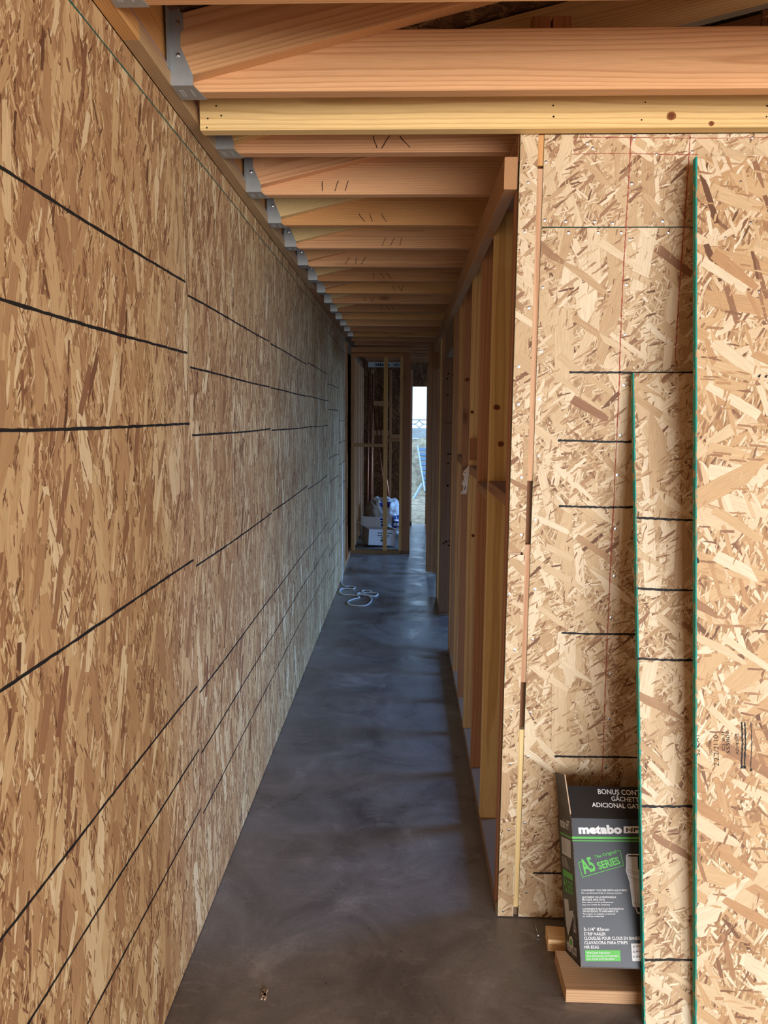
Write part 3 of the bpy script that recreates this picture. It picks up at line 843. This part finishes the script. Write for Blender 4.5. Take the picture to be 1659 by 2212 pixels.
for S_, M_ in ((sh2, M2), (sh3, M3)):
    L_ = S_.dimensions.z if False else max(v.co.z for v in S_.data.vertices)
    ribbon('teal_overspray', M_ @ Vector((0.0018, 0, 0)), M_ @ Vector((0.0018, 0, L_)), 0.0036, M_.to_3x3() @ Vector((0, -1, 0)), M_TEAL, S_, seg=160, jit=0.35, wander=0.0)
def on_panel(M, px, py):
    """Ray through a pixel meets the front of a leaning sheet."""
    o = M.translation; nrm = (M.to_3x3() @ Vector((0, -1, 0)))
    v = ray(px, py)
    return CAMPOS + v * ((o - CAMPOS).dot(nrm) / v.dot(nrm)), nrm
for py in (1121, 1273, 1424, 1741, 2073):
    a, nr = on_panel(M2, 1371 + max(0, py - 1273) * 0.027, py - 1); b, _ = on_panel(M2, 1499, py + 2)
    ribbon('marker_line', a, b + Vector((0.05, 0, 0)), 0.0062, nr, M_INK, sh2, seg=30, jit=0.35)
def stamp(body, px0, py0, px1, py1, cap_px, mat=M_PENCIL, bold=0.0):
    a, nr = on_panel(M3, px0, py0); b, _ = on_panel(M3, px1, py1)
    lettering(body, a, b, cap_px * 2.0 / FPX, nr, mat, sh3, bold)
stamp('52 CAT', 1512, 1632, 1509, 1585, 8)
stamp('UCTION', 1537, 1630, 1536, 1600, 5)
stamp('2.2.2/2110', 1553, 1655, 1551, 1588, 10)
stamp('555807', 1577, 1628, 1575, 1578, 7)
stamp('ADHESIVE', 1596, 1630, 1595, 1584, 6)
stamp('CJ 8 II', 1566, 1622, 1565, 1582, 6)
for px, w in ((1602, 0.0038), (1608.5, 0.0038), (1622, 0.0018)):
    a, nr = on_panel(M3, px + 1, 1660); b, _ = on_panel(M3, px, 1560)
    ribbon('printed_bar', a, b, w, nr, M_INK, sh3, seg=40, jit=0.6)
for px, py in ((1602, 1657), (1608.5, 1657), (1622, 1663), (1640, 812), (1655, 813)):
    a, nr = on_panel(M3, px, py + 3); b, _ = on_panel(M3, px, py - 3)
    ribbon('ink_dot', a, b, 0.006, nr, M_INK, sh3, seg=4)
a, nr = on_panel(M3, 1507, 1205)
ribbon('ink_dot', on_panel(M3, 1504, 1204)[0], on_panel(M3, 1509, 1216)[0], 0.006, nr, M_INK, sh3, seg=4)
sp = [on_panel(M3, px, py)[0] for px, py in ((1567, 513), (1600, 392), (1640, 630), (1622, 480))]
nail_heads('nail_heads', sp, nr, 0.0035, M_NAIL, sh3)

# ---- board and offcut on the floor under the tool box
lumber('board_offcut', (0.452, 1.828, 0.0195), (0.95, 1.826, 0.0195), 0.146, 0.038, (206, 170, 138), label='wide fir board offcut lying flat on the slab under the tool box', cat='board')
o_ = lumber('wood_block', (0.442, 1.972, 0.0195), (0.60, 1.962, 0.0195), 0.062, 0.038, (242, 206, 158), label='small pale wood block on the slab behind the board offcut', cat='wood block')

# ---- nailer carton leaning back against the wall
TILT = math.radians(27.8)
P0 = Vector((0.482, 1.733, 0.125))
MB = Matrix.Translation(P0) @ Matrix.Rotation(-TILT, 4, 'X')
H, D, Wc = 0.367, 0.183, 0.33
MBi = MB.inverted()
CB = thing('tool_carton', P0, 'open black and grey nail gun carton leaning back against the OSB wall', 'box', M=MB)
def cbp(x, y, z): return MB @ Vector((x, y, z))
def quad_part(name, pts, mat, th=0.003, parent=None, edge=None):
    """Card panel: polygon (world points, outward normal by order) given thickness inward."""
    pts = [Vector(p) for p in pts]
    nrm = (pts[1] - pts[0]).cross(pts[2] - pts[0]).normalized()
    n_ = len(pts)
    vs = pts + [p - nrm * th for p in pts]
    fs = [tuple(range(n_)), tuple(reversed(range(n_, 2 * n_)))] + [(i, i + n_, (i + 1) % n_ + n_, (i + 1) % n_) for i in range(n_)]
    return meshobj(name, vs, fs, [mat, edge or M_CARTON_RAW], parent or CB, fm=[0, 0] + [1] * n_)
front = quad_part('front_panel', [cbp(0, 0, 0), cbp(Wc, 0, 0), cbp(Wc, 0, H), cbp(0, 0, H)], M_CARTON_GREY)
side = quad_part('side_panel', [cbp(0, D, 0), cbp(0, 0, 0), cbp(0, 0, H), cbp(0, D, H)], M_CARTON_BLACK)
quad_part('side_panel', [cbp(Wc, 0, 0), cbp(Wc, D, 0), cbp(Wc, D, H), cbp(Wc, 0, H)], M_CARTON_BLACK)
quad_part('back_panel', [cbp(Wc, D, 0), cbp(0, D, 0), cbp(0, D, H), cbp(Wc, D, H)], M_CARTON_BLACK)
quad_part('bottom_panel', [cbp(0, 0, 0), cbp(0, D, 0), cbp(Wc, D, 0), cbp(Wc, 0, 0)], M_CARTON_BLACK)
FT = Vector((P0.x - 0.004, 1.962, 0.516)); FTr = Vector((P0.x + Wc, 1.962, 0.516))
flap = quad_part('front_flap', [cbp(0, 0, H), cbp(Wc, 0, H), FTr, FT], M_CARTON_BLACK)
quad_part('side_flap', [cbp(0, D * 0.92, H), cbp(0, 0.004, H), on_y(1219, 1673, 1.945), on_y(1199, 1667, 2.035)], M_CARTON_BLACK)
fn = (MB.to_3x3() @ Vector((0, -1, 0))).normalized()
sn = (MB.to_3x3() @ Vector((-1, 0, 0))).normalized()
pn_ = (Vector(FTr) - cbp(0, 0, H)).cross(FT - cbp(0, 0, H)).normalized()
def hit(px, py, o, nrm):
    v = ray(px, py)
    return CAMPOS + v * ((o - CAMPOS).dot(nrm) / v.dot(nrm))
FF = lambda px, py: hit(px, py, P0, fn)
FS = lambda px, py: hit(px, py, P0, sn)
FP = lambda px, py: hit(px, py, cbp(0, 0, H), pn_)
def print_text(fun, nrm, par, body, x0, y0, x1, y1, cap, mat=M_PRINT_W, bold=0.012, shear=0.0, lift=0.0007):
    a, b = fun(x0, y0), fun(x1, y1)
    c = (fun(x0 + (y1 - y0) / max(1, x1 - x0) * cap, y0 - cap) - a).length
    return lettering(body, a, b, c, nrm, mat, par, bold, shear, lift)
def poly_print(fun, nrm, par, pts, mat, lift=0.0006, name='printed_patch'):
    vs = [fun(*p) + nrm * lift for p in pts]
    n2 = (vs[1] - vs[0]).cross(vs[2] - vs[0])
    if n2.dot(nrm) < 0: vs.reverse()
    return meshobj(name, vs, [tuple(range(len(vs)))], mat, par)
def outline(fun, nrm, par, pts, mat, w, closed=True, lift=0.0008):
    P_ = [fun(*p) for p in pts]
    vs, fs = [], []
    segs = list(zip(P_, P_[1:] + P_[:1])) if closed else list(zip(P_, P_[1:]))
    for a, b in segs:
        t = (b - a).normalized(); s = nrm.cross(t) * w / 2
        o = len(vs)
        vs += [a - s - t * w / 2 + nrm * lift, b - s + t * w / 2 + nrm * lift, b + s + t * w / 2 + nrm * lift, a + s - t * w / 2 + nrm * lift]
        fs.append((o, o + 1, o + 2, o + 3))
    return meshobj('printed_outline', vs, fs, mat, par)
# flap
print_text(FP, pn_, flap, 'BONUS CONTACT', 1292, 1715, 1412, 1719, 11)
print_text(FP, pn_, flap, 'GÂCHETTE', 1321, 1730, 1387, 1733, 10)
print_text(FP, pn_, flap, 'ADICIONAL GATILLO', 1279, 1743, 1409, 1748, 10)
# front
print_text(FF, fn, front, 'metabo', 1250, 1800, 1344, 1800, 18, bold=0.055)
poly_print(FF, fn, front, [(1347, 1785), (1402, 1785), (1402, 1800), (1347, 1800)], M_PRINT_W)
print_text(FF, fn, front, 'HPT', 1352, 1797, 1392, 1797, 9, mat=M_CARTON_BLACK, shear=0.2, lift=0.0012, bold=0.02)
poly_print(FF, fn, front, [(1235, 1807), (1440, 1809), (1440, 1813), (1236, 1812)], M_PRINT_G)
poly_print(FF, fn, front, [(1236, 1815), (1440, 1816.5), (1440, 1818.5), (1236, 1817)], M_PRINT_G)
outline(FF, fn, front, [(1333, 1838), (1339, 1837), (1347, 1869), (1258, 1895), (1249.5, 1863), (1257, 1861)], M_PRINT_G, 0.0016, closed=False)
print_text(FF, fn, front, 'A5', 1262, 1887, 1288, 1879, 31, mat=M_PRINT_G, bold=0.03, shear=-0.12)
print_text(FF, fn, front, 'SERIES', 1294, 1878, 1341, 1865, 16, mat=M_PRINT_G, bold=0.03, shear=-0.12)
print_text(FF, fn, front, 'The Original', 1285, 1855, 1332, 1842, 7, mat=M_PRINT_G, bold=0.012, shear=-0.12)
small = [('CONVENIENT TOOL FREE DEPTH ADJUSTMENT', 1925, 1355, 4.2), ('For a professional finish in varying materials', 1930.5, 1343, 3.4),
         ('AJUSTEMENT DE LA PROFONDEUR', 1940, 1331, 4.2), ('PRATIQUE, SANS OUTIL', 1945.5, 1307, 4.2), ('Pour obtenir un fini professionnel', 1950.5, 1324, 3.4), ('dans une variété de matériaux', 1955.5, 1318, 3.4),
         ('CONVENIENTE AJUSTE DE PROFUNDIDAD', 1965, 1347, 4.2), ('SIN NECESIDAD DE HERRAMIENTAS', 1970.5, 1335, 4.2), ('Para lograr un acabado profesional', 1975.5, 1329, 3.4), ('en diversos materiales', 1980.5, 1305, 3.4)]
for i, (s, y, x1, cap) in enumerate(small):
    print_text(FF, fn, front, s, 1256 + (y - 1925) * 0.06, y, x1, y, cap, bold=0.008)
for s, y, x1, cap in [('3-1/4" 83mm', 2011, 1316, 7.5), ('STRIP NAILER', 2020.5, 1308.5, 7), ('CLOUEUSE POUR CLOUS EN BANDE', 2030, 1383, 7), ('CLAVADORA PARA STRIPS', 2039.5, 1356, 7), ('NR 83A5', 2049, 1294, 7)]:
    print_text(FF, fn, front, s, 1261 + (y - 2011) * 0.05, y, x1, y, cap, bold=0.012)
poly_print(FF, fn, front, [(1263.5, 2052.5), (1339, 2052.5), (1341, 2076), (1264.5, 2076)], M_PRINT_G)
for s, y, x1 in [('With Depth Adjustment', 2060, 1318), ('Avec Ajustement de Profondeur', 2066.5, 1337), ('Con Ajuste de Profundidad', 2073, 1327)]:
    print_text(FF, fn, front, s, 1267, y, x1, y, 4.6, lift=0.0012, bold=0.004)
poly_print(FF, fn, front, [(1363, 2038), (1420, 2038), (1422, 2076), (1366, 2076)], M_PRINT_W)
for s, y in (('WARNING', 2046), ('AVERTISSEMENT', 2057), ('ADVERTENCIA', 2068)):
    print_text(FF, fn, front, s, 1373, y, 1373 + 6 * len(s), y, 4, mat=M_INK, lift=0.0012)
    outline(FF, fn, front, [(1367, y), (1371, y), (1369, y - 4)], M_INK, 0.0006, lift=0.0012)
# picture of the tool on the front
gun = [(1352, 1848), (1356, 1845), (1420, 1846), (1432, 1960), (1424, 1975), (1404, 1992), (1396, 2000), (1384, 1990), (1384, 1974), (1376, 1972), (1373, 1960), (1367, 1957), (1360, 1905), (1352, 1880), (1353, 1866)]
poly_print(FF, fn, front, gun, M_PRINT_GREY, name='tool_picture')
outline(FF, fn, front, gun, M_PRINT_W, 0.0013)
poly_print(FF, fn, front, [(1377, 1849), (1420, 1849), (1420, 1880), (1378, 1878)], M_CARTON_BLACK, 0.0010)
poly_print(FF, fn, front, [(1357, 1847), (1420, 1848), (1420, 1851), (1357, 1850)], M_INK, 0.0011)
for pts_ in ([(1354, 1878), (1370, 1884), (1400, 1886)], [(1355, 1883), (1372, 1889), (1400, 1891)], [(1359, 1893), (1376, 1901), (1400, 1900)], [(1371, 1925), (1374, 1956)], [(1376, 1925), (1379, 1957)], [(1367, 1950), (1392, 1957)]):
    outline(FF, fn, front, pts_, M_INK, 0.0006, closed=False, lift=0.0011)
poly_print(FF, fn, front, [(1374, 1959), (1395, 1962), (1420, 1985), (1400, 1992), (1386, 1988), (1386, 1973), (1378, 1970)], M_CARTON_BLACK, 0.0011)
# side face
print_text(FS, sn, side, 'metabo HPT', 1211, 1784, 1231, 1795, 6)
poly_print(FS, sn, side, [(1211, 1797), (1235, 1809), (1235, 1813), (1211, 1800)], M_PRINT_G)
poly_print(FS, sn, side, [(1213, 1807), (1233, 1816), (1234, 1855), (1215, 1843)], M_PRINT_GREY)
for q in range(5):
    outline(FS, sn, side, [(1216 + q * 1.1, 1811 + q * 0.5), (1216.3 + q * 1.1, 1821 + q * 0.6)], M_INK, 0.0008, closed=False, lift=0.0012)
for q in range(4):
    outline(FS, sn, side, [(1216, 1824 + q * 4), (1224, 1828 + q * 4)], M_INK, 0.0007, closed=False, lift=0.0012)
for q in range(6):
    outline(FS, sn, side, [(1215, 1850 + q * 3.6), (1224 + 3 * q / 2, 1855 + q * 4.6)], M_PRINT_W, 0.0012, closed=False)
poly_print(FS, sn, side, [(1216, 1877), (1237, 1889), (1238, 1903), (1217, 1890)], M_PRINT_G)
print_text(FS, sn, side, 'A5', 1219, 1923, 1227, 1928, 13, mat=M_PRINT_G)
print_text(FS, sn, side, 'SERIES', 1228, 1928, 1239, 1933, 9, mat=M_PRINT_G)
poly_print(FS, sn, side, [(1219, 1940), (1228, 1944), (1230, 1968), (1239, 1967), (1236, 1990), (1228, 2022), (1223, 1995)], M_PRINT_GREY, name='tool_picture')
outline(FS, sn, side, [(1238, 1997), (1246, 2005), (1247, 2030), (1239, 2018)], M_PRINT_W, 0.001)
print_text(FS, sn, side, '21', 1240, 2012, 1245, 2017, 7)
cc = [(1234 + 4.5 * math.cos(a * math.pi / 7), 2035 + 13 * math.sin(a * math.pi / 7) + 2 * math.cos(a * math.pi / 7)) for a in range(14)]
poly_print(FS, sn, side, cc, M_PRINT_W)
poly_print(FS, sn, side, [(1234 + (x - 1234) * 0.55, 2035 + (y - 2035) * 0.6) for x, y in cc], M_PRINT_G, 0.0012)
print_text(FS, sn, side, 'metabo-hpt.com', 1226, 2050, 1247, 2068, 5)

# ---- nails near the wall
def nail(loc, d, L, label, name='nail'):
    loc, d = Vector(loc), Vector(d).normalized()
    o = tube(name, [loc, loc + d * L * 0.5, loc + d * L], 0.0016, M_NAIL, label=label, cat='nail')
    v, f = disc_verts(loc, -d, 0.005, 10, 0.001)
    meshobj('nail_head', v, f, M_NAIL, o)
    return o
nail((on_z(1163, 2023, 0.006)), (0.0, 0.075, 0.0), 0.072, 'loose round-head steel nail on the slab before the OSB wall')
pb_ = on_z(571, 2148, 0.004)
vs, fs = [], []
for i in range(26):
    a = random.uniform(0, 6.28); rr = random.uniform(0, 0.012)
    v, f = boxv(-0.002, 0.002, -0.003, 0.003, 0, 0.004)
    o = len(vs); vs += [(x + pb_.x + rr * math.cos(a) * 0.6, y + pb_.y + rr * math.sin(a) * 1.6, z + 0.001) for x, y, z in v]; fs += [tuple(q + o for q in t) for t in f]
meshobj('wood_chip', vs, fs, M_CARTON_RAW, label='small pale crumbled chip on the slab near the left wall', cat='chip')

# ---- galvanised bracket hanging on a stud
BRY = 3.386
out = [(1014, 1004), (1013, 1020), (1010, 1050), (1008, 1067), (995.5, 1067), (997, 1061), (1000, 1060), (1001, 1050), (998, 1047), (999, 1039), (1002, 1037), (1003, 1029), (1000, 1026), (1001, 1019)]
bp = [on_y(px, py, BRY) for px, py in out]
n_ = len(bp)
bv = bp + [p + Vector((0, 0.0016, 0)) for p in bp]
bf = [tuple(range(n_)), tuple(reversed(range(n_, 2 * n_)))] + [(i, (i + 1) % n_, (i + 1) % n_ + n_, i + n_) for i in range(n_)]
br = meshobj('steel_bracket', bv, bf, M_STEEL_W, label='bright zinc notched framing bracket fixed on a corridor stud', cat='bracket')
nail_heads('bolt_holes', [on_y(px, py, BRY - 0.001) for px, py in ((1004.5, 1021), (1002, 1041), (999.7, 1062.5))], (0, -1, 0), 0.0022, M_BLACK, br)
ribbon('slot', on_y(1004.8, 1050, BRY - 0.001), on_y(1004.2, 1058, BRY - 0.001), 0.004, (0, -1, 0), M_INK, br, seg=5)

# ---- grey cable: down the left wall and coiled on the slab
C_ = [Vector((LX + 0.008, 6.80, 1.15)), Vector((LX + 0.010, 6.78, 0.7)), Vector((LX + 0.012, 6.75, 0.35)), Vector((LX + 0.02, 6.72, 0.10))]
for px, py in [(738, 1258), (744, 1266), (756, 1266), (766, 1268), (764, 1272), (752, 1271), (738, 1272), (734, 1279), (742, 1284), (758, 1285), (772, 1287), (776, 1291), (764, 1294), (752, 1299), (754, 1305), (768, 1308), (788, 1308), (799, 1302), (803, 1294), (798, 1288), (786, 1286), (772, 1286), (776, 1281), (794, 1280), (812, 1281), (816, 1284), (808, 1288), (792, 1287), (782, 1278), (788, 1275), (802, 1277)]:
    C_.append(on_z(px, py, 0.007))
for i, p in enumerate(C_[4:]): p.z = 0.0065 + (0.010 if i in (20, 21, 27) else 0)
tube('cable', spline(C_, 7), 0.0062, M_CABLE, seg=8, label='pale grey cable coming down the left wall and coiled on the slab', cat='cable')

# ---- pipes leaning in the closet
def pole(name, a, b, r, mat, label):
    tube(name, [a, Vector(a).lerp(Vector(b), 0.5), b], r, mat, seg=10, label=label, cat='pipe', group='pipes in the closet')
pole('pipe', (-0.50, 9.56, 0.0), (-0.53, 10.3, 2.2), 0.011, M_COPPER, 'long thin copper-toned pipe standing nearest the far frame, leftmost of the pair')
pole('pipe', (-0.45, 9.56, 0.0), (-0.475, 10.3, 2.2), 0.011, M_COPPER, 'long thin copper-toned pipe standing upright, right of its twin')
pole('pipe', (-0.20, 9.62, 0.0), (-0.46, 10.33, 1.75), 0.010, M_COPPER, 'thin pipe slanting down to the bag from the upper left')
pole('pipe', (-0.15, 9.62, 0.0), (-0.40, 10.33, 1.75), 0.010, M_COPPER, 'thin slanting pipe just right of the other slanting pipe')

# ---- insulation bag
def blob(name, c, rx, ry, rz, mat, nx, ny, wr, seed, power=2.6, parent=None, **k):
    vs, fs = [], []
    for j in range(ny + 1):
        th = math.pi * j / ny
        for i in range(nx):
            ph = 2 * math.pi * i / nx
            s, cth = math.sin(th), math.cos(th)
            p = Vector((s * math.cos(ph), s * math.sin(ph), cth))
            q = (abs(p.x) ** power + abs(p.y) ** power + abs(p.z) ** power) ** (-1 / power)
            p = p * q
            f = 1 + wr * (noise.noise(p * 2.3 + Vector((seed, 0, 0))) - 0.7 * abs(noise.noise(p * 3.6 + Vector((0, seed, 0)))) + 0.35 * abs(noise.noise(p * 9 + Vector((0, 0, seed)))))
            vs.append(Vector((c[0] + p.x * rx * f, c[1] + p.y * ry * f, max(0.004, c[2] + p.z * rz * f))))
    for j in range(ny):
        for i in range(nx):
            fs.append((j * nx + i, (j + 1) * nx + i, (j + 1) * nx + (i + 1) % nx, j * nx + (i + 1) % nx))
    return meshobj(name, vs, fs, mat, parent, smooth=True, **k)
bag = blob('insulation_bag', (-0.265, 9.28, 0.268), 0.225, 0.20, 0.262, M_BAGW, 72, 52, 0.19, 3.1, label='crumpled white plastic insulation bag with blue print in the closet', cat='bag')
blob('insulation_roll', (-0.420, 9.19, 0.315), 0.115, 0.15, 0.19, M_WOOL, 40, 28, 0.10, 8.0, 2.2, bag)
bvh = BVHTree.FromPolygons([v.co.copy() for v in bag.data.vertices], [tuple(p.vertices) for p in bag.data.polygons])
def bag_patch(pix, mat, lift=0.004, sub=8, name='blue_print'):
    a, b, c, d = [Vector(p) for p in pix]
    vs, fs = [], []
    for j in range(sub + 1):
        for i in range(sub + 1):
            u, v = i / sub, j / sub
            p = (a.lerp(b, u)).lerp(d.lerp(c, u), v)
            dr = ray(p.x, p.y).normalized()
            h = bvh.ray_cast(CAMPOS, dr)
            vs.append((h[0] - dr * lift) if h[0] else None)
    for j in range(sub):
        for i in range(sub):
            q = [j * (sub + 1) + i, j * (sub + 1) + i + 1, (j + 1) * (sub + 1) + i + 1, (j + 1) * (sub + 1) + i]
            if all(vs[t] is not None for t in q): fs.append(tuple(q))
    vs = [v if v is not None else Vector((-0.2, 9.1, 0.3)) for v in vs]
    if fs: meshobj(name, vs, fs, mat, bag)
for pix in ([(807, 1122), (830, 1119), (832, 1136), (812, 1142)], [(820, 1086), (845, 1084), (840, 1097), (822, 1094)], [(848, 1114), (862, 1113), (862, 1141), (847, 1140)]):
    bag_patch(pix, M_BLUE)
for pix in ([(811, 1125), (828, 1123), (828, 1125.5), (811, 1127.5)], [(812, 1130), (829, 1128), (829, 1131), (813, 1133)], [(850, 1122), (861, 1122), (861, 1126), (850, 1126)], [(850, 1130), (861, 1130), (861, 1136), (850, 1136)]):
    bag_patch(pix, M_PRINT_W, 0.009, name='white_print')

# ---- open cardboard box with a white label
BX = Matrix.Translation((-0.50, 8.56, 0.03)) @ Matrix.Rotation(math.radians(9), 4, 'Z') @ Matrix.Rotation(math.radians(3), 4, 'Y')
cbx = thing('cardboard_box', BX.translation, 'open cardboard box with flaps up and a white label in the closet', 'box', M=BX)
B = lambda x, y, z: BX @ Vector((x, y, z))
wb, db, hb = 0.33, 0.24, 0.20
fp_ = quad_part('front_panel', [B(0.06, 0, 0), B(0.06 + wb, 0, 0), B(0.06 + wb, 0, hb), B(0.06, 0, hb)], M_WHITE, 0.004, cbx, M_CARDBOARD)
quad_part('side_panel', [B(0.0, db, 0), B(0.06, 0, 0), B(0.06, 0, hb), B(0.0, db, hb)], M_CARDBOARD, 0.004, cbx, M_CARDBOARD)
quad_part('side_panel', [B(0.06 + wb, 0, 0), B(wb, db, 0), B(wb, db, hb), B(0.06 + wb, 0, hb)], M_CARDBOARD, 0.004, cbx, M_CARDBOARD)
quad_part('back_panel', [B(wb, db, 0), B(0, db, 0), B(0, db, hb), B(wb, db, hb)], M_CARDBOARD, 0.004, cbx, M_CARDBOARD)
quad_part('bottom_panel', [B(0.06, 0, 0), B(0, db, 0), B(wb, db, 0), B(0.06 + wb, 0, 0)], M_CARDBOARD, 0.004, cbx, M_CARDBOARD)
quad_part('flap', [B(0.0, db, hb), B(0.06, 0, hb), B(-0.05, -0.02, hb + 0.06), B(-0.10, db - 0.02, hb + 0.07)], M_CARDBOARD, 0.004, cbx, M_CARDBOARD)
quad_part('flap', [B(0, db, hb), B(wb * 0.72, db, hb), B(wb * 0.66, db + 0.04, hb + 0.11), B(-0.02, db + 0.04, hb + 0.12)], M_CARDBOARD, 0.004, cbx, M_CARDBOARD)
quad_part('flap', [B(0.06 + wb, 0, hb), B(wb, db, hb), B(wb + 0.10, db, hb - 0.02), B(0.15 + wb, 0, hb - 0.03)], M_CARDBOARD, 0.004, cbx, M_CARDBOARD)
fnb = (BX.to_3x3() @ Vector((0, -1, 0))).normalized()
for i, (x0, x1, z) in enumerate(((0.11, 0.30, 0.150), (0.11, 0.28, 0.118), (0.15, 0.25, 0.095))):
    for q in range(int((x1 - x0) / 0.03)):
        v, f = boxv(0, 0.022, -0.0015, 0, 0, 0.012)
        meshobj('label_print', [B(0.06 + x0 + q * 0.03 + a_, b_, z + c_) for a_, b_, c_ in v], f, M_INK, fp_)
for q in range(10):
    v, f = boxv(0, 0.005, -0.0015, 0, 0, 0.03)
    meshobj('bar_code', [B(0.06 + 0.15 + q * 0.008, 0, 0.05) + (BX.to_3x3() @ Vector(c_)) for c_ in v], f, M_INK, fp_)
